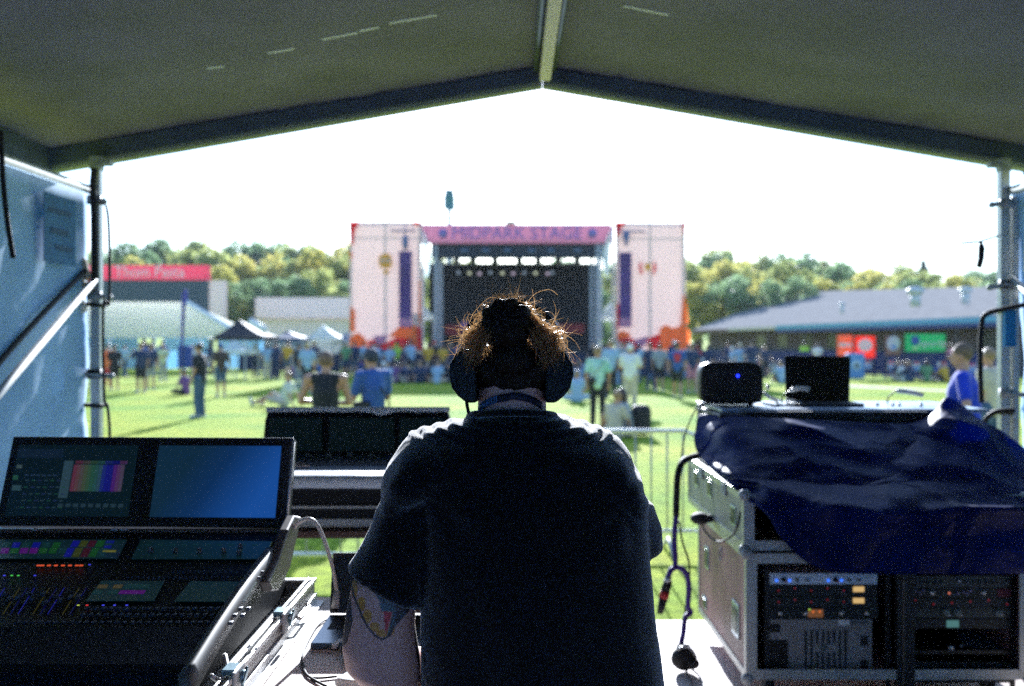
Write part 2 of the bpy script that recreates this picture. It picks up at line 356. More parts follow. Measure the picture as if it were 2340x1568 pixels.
# ---------------------------------------------------------------- main stage, 57 m away
SD = 57.0
def px2(p): return V(p[0], p[1], SD)
def rect(g, x0, y0, x1, y1, d, th=.1):      # upright slab from photograph corners at depth d
    a = V(x0, y1, d); b = V(x1, y0, d); g.box(a.x, b.x, d, d + th, a.z, b.z); return g
S = thing('festival_stage', 'large black open-air stage with a pink lettered banner across its roof', 'stage', (V(1180, 784, SD).x, SD, 0))
M_stage = mat('stage_black', (.006, .008, .014), .7)
M_truss = mat('stage_truss', (.30, .34, .40), .5, .5)
g = MB(); a = V(985, 800, SD); b = V(1390, 800, SD); g.box(a.x, b.x, SD, SD + 9, 0, 1.45); g.build('stage_deck', M_stage, S)
g = MB(); a = V(1000, 590, SD + 8); b = V(1352, 590, SD + 8); g.box(a.x - .6, b.x + .6, SD + 8.6, SD + 8.75, 1.45, V(0, 603, SD + 8.6).z); g.build('back_curtain', mat('curtain', (.004, .006, .012), .9, var=.3), S)
g = MB(); rect(g, 985, 553, 1390, 588, SD, .9); a = V(985, 553, SD); b = V(1390, 553, SD); g.box(a.x, b.x, SD + .91, SD + 9, a.z - .12, a.z); g.build('roof_box', mat('roof_dark', (.010, .018, .035), .7, var=.4, vscale=1.5), S)
g = MB(); rect(g, 962, 513, 1398, 556, SD - .3, .25)
bn = g.build('banner', mat('pink_banner', (.42, .24, .30), .7, transl=.5, tcol=(.60, .35, .46), var=.1, vscale=.6), S)
M_lett = mat('banner_lilac_blue', (.16, .22, .60), .7, transl=.4)
text_obj('banner_lettering', 'MIDPARK STAGE', .98, M_lett, bn, V(1181, 534, SD - .36), (1, 0, 0), (0, 0, 1), .03, 1.02)
for px in (1012, 1354):
    g = MB(); g.cyl(V(px, 534, SD - .32), V(px, 534, SD - .40), .27, n=20); g.build('banner_badge', mat('badge_blue', (.20, .16, .42), .7), bn, True)
g = MB(); g.cyl(V(1167, 512, SD - .3), V(1167, 506, SD - .3), .30, .26, 16); g.build('roof_lamp', mat('cream_lamp', (.7, .6, .5), .5), S, True)
for px in (996, 1007, 1352, 1365, 1373):
    g = MB(); a = V(px - 2.5, 590, SD - .1 + (.8 if px in (1007, 1352) else 0)); b = V(px + 2.5, 556, a.y)
    for (xx, yy) in ((a.x, a.y), (b.x, a.y), (a.x, a.y + .3), (b.x, a.y + .3)): g.box(xx - .03, xx + .03, yy - .03, yy + .03, 1.4, b.z)
    z = 1.5
    while z < b.z - .3:
        g.cyl((a.x, a.y, z), (b.x, a.y, z + .3), .025, n=5); g.cyl((b.x, a.y, z + .3), (a.x, a.y, z + .6), .025, n=5); z += .6
    g.build('support_truss', M_truss, S)
# ceiling truss and lamps
g = MB(); a = V(1005, 618, SD + 4); b = V(1350, 618, SD + 4)
for dz in (0, .35): g.box(a.x, b.x, SD + 4, SD + 4.06, V(0, 604, SD + 4).z + dz, V(0, 604, SD + 4).z + dz + .06)
for i in range(24):
    x = a.x + (b.x - a.x) * i / 24; g.cyl((x, SD + 4.03, V(0, 604, SD + 4).z), (x + (b.x - a.x) / 24, SD + 4.03, V(0, 604, SD + 4).z + .35), .02, n=5)
g.build('lamp_truss', M_truss, S)
for i, px in enumerate((1048, 1073, 1096, 1121, 1148, 1173, 1198, 1224, 1251, 1262)):
    c = V(px, 619 + (i % 3), SD + 3.6); q = MB(); q.cyl(c + Vector((0, .1, .12)), c + Vector((0, -.14, -.12)), .09, .13, 12)
    lp = q.build('stage_lamp', M_stage, S, True)
    q = MB(); q.cyl(c + Vector((0, -.145, -.12)), c + Vector((0, -.165, -.14)), .105, n=12); q.build('lamp_lens', mat('lens%d' % (i % 3), ((.2, .22, .24), (.3, .3, .2), (.25, .2, .24))[i % 3], .2, emit=((.5, .6, .75), (.7, .7, .45), (.65, .5, .6))[i % 3], estr=(.12, .28, .25)[i % 3]), lp, True)
# daylight gap above the back curtain: added dark truss blocks break it up
for x0, x1, y0, y1, s in ((1010, 1042, 590, 600, .5), (1052, 1080, 592, 600, .25), (1090, 1115, 591, 600, .35), (1140, 1194, 590, 602, 1), (1196, 1232, 590, 602, 1), (1239, 1270, 591, 601, 1), (1285, 1320, 588, 602, 1), (1328, 1342, 591, 601, .8)):
    g = MB(); rect(g, x0 - 16, 584, x0 - 2, 606, SD + 7, .3); g.build('added_truss_block', M_stage, S)
    continue
    g.build('skylight_strip', mat('skylight%d' % int(s * 100), (.5 * s, .56 * s, .52 * s), .6, transl=.7, tcol=(.75 * s, .85 * s, .8 * s)), S)
for px in (1062, 1110, 1160, 1215, 1260, 1320):
    g = MB(); rect(g, px - 9, 568, px + 8, 577, SD - .2, .3); g.build('roof_fixture', mat('fixture_blue', (.05, .09, .17), .5), S, bevel=.05)
g = MB(); rect(g, 1018, 742, 1062, 766, SD + 3, .9); g.build('riser_front', mat('dark_red', (.12, .015, .02), .8), S)
g = MB(); rect(g, 1270, 740, 1335, 762, SD + 3, .9); g.build('riser_front', MATS['dark_red'], S)
# line of monitor wedges on the stage lip
for px in (1030, 1120, 1230, 1320):
    g = MB(); c = V(px, 789, SD + .5); g.slab([(c.x - .35, SD + .3, 1.45), (c.x + .35, SD + .3, 1.45), (c.x + .35, SD + .3, 1.62), (c.x - .35, SD + .3, 1.85 - .2)], (0, .5, 0))
    tag(g.build('floor_monitor', M_blackm, None, bevel=.02), 'black wedge monitor on the stage lip', 'speaker', 'wedge monitors along the stage lip')
# PA wings: scaffold towers dressed in printed cloth
M_pale = mat('wing_cloth', (.66, .55, .52), .8, transl=.34, tcol=(.92, .78, .74), var=.05, vscale=.5)
M_wr = mat('wing_red', (.62, .04, .05), .8, transl=.5, tcol=(1, .08, .08))
M_wo = mat('wing_orange', (.78, .26, .08), .8, transl=.55, tcol=(1, .42, .15))
M_wp = mat('wing_lilac', (.44, .26, .40), .8, transl=.4, tcol=(.72, .42, .6))
M_wy = mat('wing_yellow', (.65, .40, .05), .8, transl=.4, tcol=(1, .7, .15))
M_wv = mat('wing_violet', (.12, .07, .22), .8, transl=.35, tcol=(.26, .14, .5), var=.25, vscale=.8)
def wing(x0, x1, ytop, label, mirror):
    d = SD - 1.5; c = V((x0 + x1) / 2, 784, d)
    W = thing('speaker_tower', label, 'tower', (c.x, d, 0))
    zt = V(0, ytop, d).z; a = V(x0, 784, d).x; b = V(x1, 784, d).x
    g = MB()
    for xx in (a + .1, (a + b) / 2, b - .1):
        for yy in (d + .3, d + 2.4): g.box(xx - .05, xx + .05, yy - .05, yy + .05, 0, zt + .05)
    for z in (.3, zt - .1):
        for yy in (d + .3, d + 2.4): g.box(a, b, yy - .03, yy + .03, z, z + .06)
        for xx in (a + .1, b - .1): g.box(xx - .03, xx + .03, d + .3, d + 2.4, z + .08, z + .14)
    g.build('scaffold', M_truss, W)
    n_ = 24; m_ = 24; vs = []
    for j in range(m_ + 1):
        for i in range(n_ + 1):
            z = .9 + (zt - .9) * j / m_; x = a + (b - a) * i / n_; x += (.25 * (1 - j / m_) ** 2) * (1 if i > n_ / 2 else -.3) * abs(i / n_ - .5)
            vs.append((x, d + .12 * noise.noise(Vector((x * .6, z * .4, mirror * 9))), z))
    g = MB(); g.add(vs, [(j * (n_ + 1) + i, j * (n_ + 1) + i + 1, (j + 1) * (n_ + 1) + i + 1, (j + 1) * (n_ + 1) + i) for j in range(m_) for i in range(n_)])
    pc = g.build('printed_cloth', M_pale, W, True, solid=.02)
    def P(pts, m, nm, k=0, off=.16):
        q = MB(); q.slab([V(x, y, d) + Vector((0, -off - k * .012, 0)) for x, y in pts], (0, .01, 0)); q.build(nm, m, pc)
    return W, P
# left wing; print outlines are pixel corners on the cloth itself
Wl, P = wing(799, 963, 507, 'tall pink and orange printed speaker tower left of the stage', 0)
P([(799, 507), (822, 507), (811, 530), (808, 560), (801, 560)], MATS['wing_red'], 'print_panel')
P([(799, 575), (806, 580), (802, 600)], M_wo, 'print_panel')
P([(802, 700), (812, 710), (812, 758), (800, 758)], M_wo, 'print_panel')
P([(800, 772), (818, 760), (826, 765), (836, 776), (842, 790), (800, 800)], M_wo, 'print_panel')
P([(842, 778), (858, 776), (868, 800), (842, 800)], M_wr, 'print_panel')
P([(868, 790), (885, 782), (905, 772), (950, 774), (952, 800), (868, 800)], M_wr, 'print_panel')
P([(890, 768), (912, 748), (930, 742), (952, 744), (954, 796), (948, 796), (944, 776), (908, 772)], M_wo, 'print_panel', 1)
P([(853, 768), (890, 766), (880, 780), (868, 800)], M_wp, 'print_panel')
P([(953, 745), (963, 750), (966, 800), (955, 800)], M_wr, 'print_panel', 2)
P([(958, 640), (961, 640), (963, 750), (957, 730)], M_wo, 'print_panel')
P([(944, 507), (961, 509), (961, 517), (945, 514)], M_wr, 'print_panel')
P([(868, 585), (880, 580), (893, 582), (897, 598), (894, 612), (872, 612), (866, 600)], M_wy, 'print_emblem')
P([(876, 618), (890, 618), (888, 626), (878, 626)], M_wy, 'print_emblem')
P([(871, 592), (878, 590), (880, 600), (872, 601)], M_pale, 'emblem_eye', 1); P([(885, 590), (893, 592), (892, 601), (885, 600)], M_pale, 'emblem_eye', 1)
q = MB(); a = V(912, 728, SD - 1.75); b = V(941, 574, SD - 1.75); q.box(a.x, b.x, a.y - .04, a.y, a.z, b.z); q.build('hanging_banner', M_wv, Wl)
q = MB(); a = V(912, 748, SD - 1.76); b = V(941, 726, SD - 1.76); q.box(a.x, b.x, a.y - .04, a.y, a.z, b.z); q.build('banner_foot', M_wp, Wl)
q = MB(); c = V(926, 554, SD - 1.8); q.ell(c, .18, .18, .45); q.cyl(c, c + Vector((0, 0, 1)), .03, n=6); q.cyl(V(893, 528, SD - 1.8), V(950, 527, SD - 1.8), .05, n=6); q.build('hoist', mat('hoist_blue', (.12, .14, .28), .6), Wl, True)
Wr, P = wing(1406, 1566, 509, 'tall pink and orange printed speaker tower right of the stage', 1)
P([(1405, 509), (1430, 508), (1420, 520), (1414, 540), (1407, 538)], M_wr, 'print_panel')
P([(1557, 510), (1566, 510), (1565, 542)], M_wr, 'print_panel')
P([(1408, 692), (1416, 700), (1418, 735), (1410, 760)], M_wr, 'print_panel')
P([(1410, 762), (1422, 756), (1440, 762), (1436, 774), (1411, 778)], M_wo, 'print_panel')
P([(1411, 776), (1436, 770), (1446, 775), (1458, 800), (1440, 800), (1430, 790)], M_wr, 'print_panel', 1)
P([(1446, 778), (1480, 768), (1478, 785), (1460, 800), (1455, 796)], M_wp, 'print_panel')
P([(1478, 775), (1500, 765), (1508, 762), (1508, 800), (1480, 796)], M_wr, 'print_panel', 1)
P([(1507, 752), (1520, 742), (1535, 750), (1548, 748), (1562, 735), (1575, 760), (1576, 800), (1507, 800)], M_wo, 'print_panel', 2)
P([(1560, 670), (1568, 690), (1572, 740), (1555, 738)], M_wo, 'print_panel')
for s, x0 in ((-1, 1468), (1, 1490)):
    P([(x0 + s * 2, 598), (x0 - s * 0 + s * 6, 600), (x0 + s * 9, 612), (x0 + s * 5, 626), (x0 - s * 1, 628), (x0 + s * 3, 613)], M_wr, 'print_emblem')
P([(1473, 603), (1486, 603), (1486, 618), (1473, 618)], M_wy, 'print_emblem')
q = MB(); a = V(1415, 728, SD - 1.75); b = V(1443, 577, SD - 1.75); q.box(a.x, b.x, a.y - .04, a.y, a.z, b.z); q.build('hanging_banner', M_wv, Wr)
q = MB(); a = V(1415, 748, SD - 1.76); b = V(1443, 726, SD - 1.76); q.box(a.x, b.x, a.y - .04, a.y, a.z, b.z); q.build('banner_foot', M_wp, Wr)
q = MB(); c = V(1431, 546, SD - 1.8); q.cap(c + Vector((0, 0, .2)), c - Vector((0, 0, .4)), .22, .05); q.cyl(V(1412, 528, SD - 1.8), V(1475, 530, SD - 1.8), .05, n=6); q.build('hoist', MATS['hoist_blue'], Wr, True)
# white covers hanging beside each tower
for x0, x1, lb in ((968, 984, 'white plastic cover hanging at the left stage corner'), (1374, 1396, 'white plastic cover hanging at the right stage corner')):
    g = MB(); xm = (x0 + x1) / 2; s = 1 if x0 < 1100 else -1
    g.slab([V(xm - 12 * s, 524, SD - .5), V(xm - 2 * s, 540, SD - .5), V(xm + 8 * s, 575, SD - .5), V(xm + 5 * s, 622, SD - .5), V(xm - 4 * s, 640, SD - .5), V(xm - 10 * s, 580, SD - .5)], (0, .06, 0))
    tag(g.build('plastic_cover', mat('plastic_sheet', (.6, .66, .66), .5, transl=.5, tcol=(.9, 1, 1)), bevel=.02), lb, 'cover')
# floodlight mast behind the stage
Mst = thing('floodlight_mast', 'tall thin floodlight mast rising behind the stage', 'mast', (V(1027, 784, 120).x, 120, 0))
g = MB(); g.cyl((V(1027, 0, 120).x, 120, 0), V(1027, 445, 120), .40, .22, 8); g.build('pole', M_truss, Mst, True)
M_fl = mat('flood_teal', (.05, .16, .22), .6)
for y, wd, h in ((444, 1.1, 1.0), (462, 1.35, 1.4)):
    g = MB(); c = V(1027, y, 119.7); g.obox(c, wd, .4, h * 1.2, Euler((R(15), 0, 0))); g.obox(c + Vector((.1, 0, -.5)), wd * .7, .35, h * .7); g.build('lamp_head', M_fl, Mst, bevel=.1)
# small canopies just beside the stage
def canopy(name, label, cat, px0, px1, ypk, yev, d, m, depth=3.5, wallm=None, group=None, wally=842):
    a = V(px0, yev, d); b = V(px1, yev, d); pk = V((px0 + px1) / 2, ypk, d + depth / 2); c0 = thing(name, label, cat, ((a.x + b.x) / 2, d, 0), group=group)
    g = MB(); ze = a.z; cs = [(a.x, d, ze), (b.x, d, ze), (b.x, d + depth, ze), (a.x, d + depth, ze)]
    rg = []
    for t in (0, .25, .5, .75, .97):
        k = (1 - t); zz = ze + (pk.z - ze) * (t ** 1.35); rg.append([Vector((pk.x + (c[0] - pk.x) * k, pk.y + (c[1] - pk.y) * k, zz)) for c in cs])
    rg = [[Vector((c[0], c[1], ze - .22)) for c in cs]] + rg
    g.rings(rg, cap=False); g.build('canopy_roof', m, c0, solid=.02)
    for c in cs:
        q = MB(); q.box(c[0] - .03, c[0] + .03, c[1] - .03, c[1] + .03, 0, ze); q.build('leg', M_galv, c0)
    if wallm:
        q = MB(); q.box(a.x + .05, b.x - .05, d + depth - .04, d + depth, .05, ze - .1); q.build('back_wall', wallm, c0)
    return c0
M_wc = mat('white_canopy', (.76, .78, .80), .7, transl=.5, tcol=(.95, .97, 1))
M_bc = mat('black_canopy', (.02, .018, .022), .7, transl=.1, tcol=(.2, .12, .1))
M_bl = mat('pale_blue_wall', (.30, .45, .58), .8, transl=.45, tcol=(.45, .7, .9))
canopy('gazebo', 'white gazebo between the stage and its left tower', 'gazebo', 935, 990, 688, 722, 60, M_wc, 3)
canopy('gazebo', 'white gazebo between the stage and its right tower', 'gazebo', 1370, 1420, 690, 722, 60, M_wc, 3)
# white marquee on the left
Mq = thing('marquee', 'long white marquee with sloping roof on the left of the field', 'tent', (V(330, 784, 60).x, 60, 0))
xL = V(-60, 0, 60).x; xR = V(560, 0, 60).x; xr = V(418, 0, 63).x; zr = V(0, 688, 63).z; ze = V(0, 772, 60).z
g = MB(); g.add([(xL, 60, ze), (xR, 60, ze), (xR - .3, 67, ze), (xL, 67, ze), (xL, 63.5, zr), (xr, 63.5, zr - .05)], [(0, 1, 5, 4), (1, 2, 5), (2, 3, 4, 5), (3, 0, 4)]); g.build('marquee_roof', mat('marquee_white', (.84, .85, .86), .7, transl=.72, tcol=(1, .95, .90), var=.05, vscale=.5), Mq)
g = MB(); g.cyl((xr, 63.5, zr), (xR, 60, ze + .02), .16, n=8); g.build('hip_seam', M_white, Mq)
g = MB(); 
for x0, x1 in ((0, .24), (.27, .50), (.60, .78), (.82, 1)): g.box(xL + (xR - xL) * x0, xL + (xR - xL) * x1, 64.6, 64.64, .05, ze + .3)
g.build('marquee_wall', M_bl, Mq)
for i in range(7):
    q = MB(); x = xL + (xR - xL) * i / 6; q.box(x - .05, x + .05, 60, 60.1, 0, ze); q.build('leg', M_white, Mq)
# video screen
Sc = thing('video_screen', 'large dark outdoor video screen with a red lettered header', 'screen', (V(350, 784, 78).x, 78, 0))
g = MB(); rect(g, 150, 640, 475, 720, 78, .6); g.build('display', mat('dark_display', (.025, .05, .075), .5, var=.1), Sc)
g = MB(); rect(g, 150, 606, 477, 640, 77.9, .5); hd = g.build('header', mat('red_header', (.62, .11, .18), .7, transl=.4, tcol=(.9, .2, .32)), Sc)
text_obj('header_lettering', 'Thom Pasta', 1.25, mat('header_white', (.85, .82, .84), .6, transl=.3), hd, V(342, 622, 77.82), (1, 0, 0), (0, 0, 1), .02, .92)
g = MB(); rect(g, 477, 641, 509, 735, 78.2, 1.2); g.build('side_column', mat('cream_column', (.80, .70, .66), .7, transl=.3), Sc)
g = MB(); 
for px in (180, 300, 440): rect(g, px, 715, px + 8, 784 + 1.72 * F / 78, 78.7, .3)
g.build('support_legs', M_truss, Sc)
# pale low building with pale fascia
B = thing('concession_building', 'long pale low building with a wide flat fascia left of the stage', 'building', (V(700, 784, 85).x, 85, 0))
g = MB(); rect(g, 583, 680, 870, 726, 84, 6); g.build('fascia', mat('pale_fascia', (.74, .66, .64), .7, transl=.35, tcol=(.95, .88, .86), var=.08), B)
g = MB(); rect(g, 585, 729, 868, 784 + 1.72 * F / 85, 85, 5); wl = g.build('wall', mat('pale_wall', (.80, .76, .70), .8, var=.06, transl=.25), B)
for x0, x1, y0, y1, m in ((592, 648, 778, 812, 'grey'), (720, 752, 730, 762, 'g'), (655, 700, 778, 806, 'grey')):
    g = MB(); rect(g, x0, y0, x1, y1, 84.9, .06)
    if m == 'grey': g.build('window', mat('window_grey', (.18, .22, .24), .4), wl)
g = MB(); a = V(738, 760, 84.85); b = V(758, 760, 84.85); g.slab([a, b, (a + b) / 2 + Vector((0, 0, .75))], (0, -.02, 0)); g.build('green_print', mat('green_print', (.2, .5, .25), .7), wl)
g = MB(); g.slab([a + Vector((2.0, 0, .5)), b + Vector((1.8, 0, .5)), (a + b) / 2 + Vector((2, 0, .9))], (0, -.02, 0)); g.build('green_print', MATS['green_print'], wl)
canopy('gazebo', 'black pointed gazebo with white guy tapes near the white marquee', 'gazebo', 488, 603, 730, 768, 48, M_bc, 3)
canopy('gazebo', 'white gazebo with open front right of the black gazebo', 'gazebo', 505, 560, 776, 800, 46, M_wc, 2.5)
canopy('gazebo', 'small dark blue gazebo before the pale building', 'gazebo', 625, 690, 756, 772, 58, mat('navy_canopy', (.03, .06, .13), .7), 3, wally=840)
canopy('gazebo', 'low white gazebo right of the small blue one', 'gazebo', 700, 775, 742, 772, 60, M_wc, 3)
canopy('gazebo', 'wide grey-blue gazebo beside the left speaker tower', 'gazebo', 760, 868, 744, 778, 61, mat('greyblue_canopy', (.34, .38, .46), .7, transl=.3), 3.5)
g = MB(); g.cyl(V(570, 733, 47.9), V(610, 757, 47.9), .18, n=8); tag(g.build('rolled_canvas', M_white, None, True), 'rolled white canvas leaning on the black gazebo', 'canvas')
# feather flag
Ff = thing('feather_flag', 'tall narrow violet feather flag before the marquee', 'flag', (V(425, 784, 42).x, 42, 0))
g = MB(); g.cyl(V(417, 864, 42), V(421, 664, 42), .025, n=6); g.build('pole', M_blackm, Ff)
pts = [(421, 660), (428, 664), (428, 682), (423, 705), (420, 760), (417, 790), (413, 790), (414, 740), (415, 700), (416, 672)]
g = MB(); g.slab([V(x, y, 42) for x, y in pts], (0, .03, 0)); g.build('flag_cloth', mat('violet_flag', (.10, .10, .32), .8, transl=.3, tcol=(.2, .2, .6)), Ff)
g = MB(); rect(g, 405, 790, 436, 842, 42.2, .3); tag(g.build('equipment_cover', mat('royal_blue', (.02, .05, .25), .7), bevel=.05), 'royal blue upright cover at the foot of the feather flag', 'cover')
# pedestrian fence wrapped in navy cloth, left and centre
def screen_fence(name, label, x0, y0, d0, x1, y1, d1, m, n_=14, h=1.1, logos=()):
    a = V(x0, 784, d0); b = V(x1, 784, d1); a.z = b.z = 0; f = thing(name, label, 'fence', ((a.x + b.x) / 2, (a.y + b.y) / 2, 0))
    for i in range(n_):
        p = a.lerp(b, i / n_); q = a.lerp(b, (i + .97) / n_); g = MB(); g.slab([p + Vector((0, 0, .06)), q + Vector((0, 0, .06)), q + Vector((0, 0, h)), p + Vector((0, 0, h))], (0, .05, 0)); pn = g.build('fence_panel', m, f)
        if i in logos:
            c = (p + q) / 2 + Vector((0, -.03, .58)); tdir = (b - a).normalized()
            for k, (mm, zz) in enumerate(((mat('logo_white', (.5, .55, .7), .7), 0), (mat('logo_red', (.5, .05, .12), .7), .15), (mat('logo_blue', (.05, .2, .6), .7), -.1))):
                q_ = MB(); q_.obox(c + Vector((0, -.012 * k, zz)), .52 if k == 0 else .4, .01, .46 if k == 0 else .13, Euler((0, 0, math.atan2(tdir.y, tdir.x)))); q_.build('fence_logo', mm, pn, bevel=.1 if k == 0 else .03)
    return f
M_navy = mat('navy_cloth_fence', (.010, .022, .06), .8, var=.3)
screen_fence('screened_fence', 'dark navy cloth-covered fence behind the crowd left of the stage', 545, 0, 60, 862, 0, 57, M_navy, 8)
screen_fence('screened_fence', 'dark navy cloth-covered fence line behind the crowd before the stage', 866, 0, 54, 1575, 0, 54, M_navy, 12, 1.15)
screen_fence('screened_fence', 'royal blue cloth-covered fence with round badges before the brick building', 1578, 0, 70, 2330, 0, 43, mat('royal_fence', (.008, .02, .13), .7, var=.15), 16, 1.25, logos=(10, 11, 12, 13, 14, 15))
# ---------------------------------------------------------------- brick building on the right
Bb = thing('brick_building', 'long low brown building with grey hip roof and blue eave on the right', 'building', (30, 70, 0))
A_ = V(2420, 722, 46); Bq = V(1582, 757, 100); R1 = V(2420, 651, 60); R2 = V(1812, 667, 76); A_.z = Bq.z = 3.02
nP = (Bq - A_).cross(R1 - A_); cc_ = Vector((0, 0, CAMZ)); ray_ = R2 - cc_; R2 = cc_ + ray_ * (nP.dot(A_ - cc_) / nP.dot(ray_))
back1 = Vector((A_.x + 8, A_.y + 24, 3.0)); back2 = Vector((Bq.x + 9, Bq.y + 16, 3.0))
g = MB(); g.add([A_, Bq, R2, R1, back1, back2], [(0, 1, 2), (0, 2, 3), (3, 2, 5, 4), (1, 5, 2)]); rf = g.build('roof', mat('grey_shingle', (.27, .26, .25), .98, spec=0, var=.12, vscale=1.5), Bb, solid=.1)
for px, py, d, s in ((2092, 680, 55, 1.0), (2207, 675, 55, .8), (1925, 700, 68, .45)):
    q = MB(); c = V(px, py, d); q.cyl(c - Vector((0, 0, .5)), c + Vector((0, 0, .25 * s)), .28 * s, n=12); q.ell(c + Vector((0, 0, .35 * s)), .48 * s, .48 * s, .26 * s); q.build('roof_vent', mat('vent_white', (.5, .52, .55), .5), rf, True)
u = (Bq - A_).normalized(); nrm = Vector((-u.y, u.x, 0)); nrm = nrm if nrm.y < 0 else -nrm
def strip(t0, t1, z0, z1, off, m, nm, parent=Bb, th=.06):
    p = A_.lerp(Bq, t0) + nrm * off; q = A_.lerp(Bq, t1) + nrm * off; g = MB()
    g.slab([Vector((p.x, p.y, z0)), Vector((q.x, q.y, z0)), Vector((q.x, q.y, z1)), Vector((p.x, p.y, z1))], nrm * -th); return g.build(nm, m, parent)
strip(0, .60, 2.78, 3.10, .25, mat('sky_blue_gutter', (.10, .33, .52), .45), 'gutter')
strip(0, .60, 2.55, 2.776, .22, mat('blue_fascia', (.005, .03, .18), .6), 'fascia')
strip(.602, .80, 2.78, 3.05, .2, mat('cream_fascia', (.55, .48, .42), .7), 'fascia')
strip(.803, 1, 2.70, 3.0, .15, mat('brown_fascia', (.16, .09, .08), .7), 'fascia')
def brick():
    m = bpy.data.materials.new('brown_brick'); m.use_nodes = True; n = m.node_tree.nodes; l = m.node_tree.links
    tc = n.new('ShaderNodeTexCoord'); mp = n.new('ShaderNodeMapping'); mp.inputs['Rotation'].default_value = (R(90), 0, 0); l.new(tc.outputs['Object'], mp.inputs[0])
    b = n.new('ShaderNodeTexBrick'); b.inputs['Scale'].default_value = 3; b.inputs[1].default_value = (.075, .045, .045, 1); b.inputs[2].default_value = (.11, .07, .065, 1); b.inputs[3].default_value = (.1, .09, .09, 1)
    l.new(mp.outputs[0], b.inputs[0]); l.new(b.outputs[0], n['Principled BSDF'].inputs['Base Color']); n['Principled BSDF'].inputs['Roughness'].default_value = .9; return m
M_brick = brick()
wl = strip(0, .995, 0, 2.9, -1.6, M_brick, 'wall', th=.3)
strip(0, .995, 0.0, 1.35, -1.56, mat('dark_plinth', (.045, .05, .065), .8), 'plinth', th=.03)
for i in range(9):
    t = .04 + i * .085; strip(t, t + .035, 1.4, 2.4, -1.55, mat('dark_window', (.02, .025, .035), .2), 'window', wl, .02)
strip(-.02, .018, 0, 2.6, -1.45, mat('pale_pier', (.25, .27, .30), .8), 'pier', th=.2)
for i in range(8):
    t = .03 + i * .12; p = A_.lerp(Bq, t) + nrm * .05; q = MB(); q.box(p.x - .07, p.x + .07, p.y - .07, p.y + .07, 0, 2.6); q.build('veranda_post', mat('post_brown', (.06, .05, .05), .8), Bb)
# signs in front of the brick wall
def sign(name, label, x0, x1, y0, y1, d, m, logo):
    c = V((x0 + x1) / 2, (y0 + y1) / 2, d); s = thing(name, label, 'banner', (c.x, d, 0)); a = V(x0, y1, d); b = V(x1, y0, d)
    g = MB(); g.box(a.x, b.x, d, d + .05, a.z, b.z); p = g.build('panel', m, s, bevel=.04)
    g = MB(); g.cyl((a.x + .05, d + .1, 0), (a.x + .05, d + .1, b.z), .03, n=6); g.cyl((b.x - .05, d + .1, 0), (b.x - .05, d + .1, b.z), .03, n=6); g.build('frame', M_blackm, s)
    for k, (pts, mm) in enumerate(logo):
        q = MB(); q.slab([V(x, y, d) + Vector((0, -.01 * (k + 1), 0)) for x, y in pts], (0, -.006, 0)); q.build('print', mm, p)
def blob(cx, cy, rx, ry, n=14): return [(cx + rx * math.cos(2 * math.pi * i / n), cy - ry * math.sin(2 * math.pi * i / n)) for i in range(n)]
M_so = mat('sign_orange', (.60, .16, .07), .7, transl=.3, tcol=(1, .3, .12)); M_sr = mat('sign_red', (.65, .05, .02), .7, transl=.4, tcol=(1, .12, .05)); M_sg = mat('sign_green', (.06, .40, .14), .7, transl=.2, tcol=(.1, .7, .25)); M_sw = mat('sign_white', (.72, .68, .68), .7, transl=.3, tcol=(1, .9, .9)); M_sl = mat('sign_lilac', (.50, .42, .50), .7)
sign('event_banner', 'salmon orange banner left of the red one before the brick wall', 1913, 1949, 766, 815, 49, M_so, [(blob(1927, 788, 11, 5), M_sw), (blob(1941, 789, 6, 6), M_sw)])
sign('event_banner', 'bright red banner with a white square centre', 1952, 2001, 768, 818, 48.6, M_sr, [(blob(1977, 789, 17, 15), M_sw)])
sign('event_banner', 'brown banner with a pale round emblem', 2024, 2058, 768, 812, 48, mat('sign_brown', (.22, .09, .07), .7), [(blob(2041, 785, 15, 17, 20), M_sl), (blob(2042, 793, 5, 5), mat('sign_blue', (.05, .15, .5), .7))])
sign('event_banner', 'wide green banner with a navy badge and white lettering', 2068, 2161, 763, 804, 47.5, M_sg, [(blob(2091, 778, 10, 11), mat('sign_navy', (.03, .07, .28), .7)), (blob(2091, 795, 8, 4), mat('sign_lime', (.4, .6, .25), .7))])
text_obj('banner_lettering', 'sports', .46, M_sw, bpy.data.objects['event_banner.003'], V(2131, 785, 47.46), (1, 0, 0), (0, 0, 1), .01, 1.15)
g = MB(); c = V(1957, 836, 46); g.box(c.x - .42, c.x + .42, 46, 46.5, .05, 1.25); bx = g.build('sandwich_board', mat('pale_blue_board', (.12, .25, .5), .7), bevel=.1); tag(bx, 'pale blue square board with a badge at the fence corner', 'board')
g = MB(); g.cyl((c.x, 45.99, .7), (c.x, 45.96, .7), .22, n=16); g.cur = 1; g.cyl((c.x, 45.955, .68), (c.x, 45.94, .68), .1, n=16); g.build('badge', [mat('badge_pale', (.4, .5, .6), .7), M_blackm], bx)
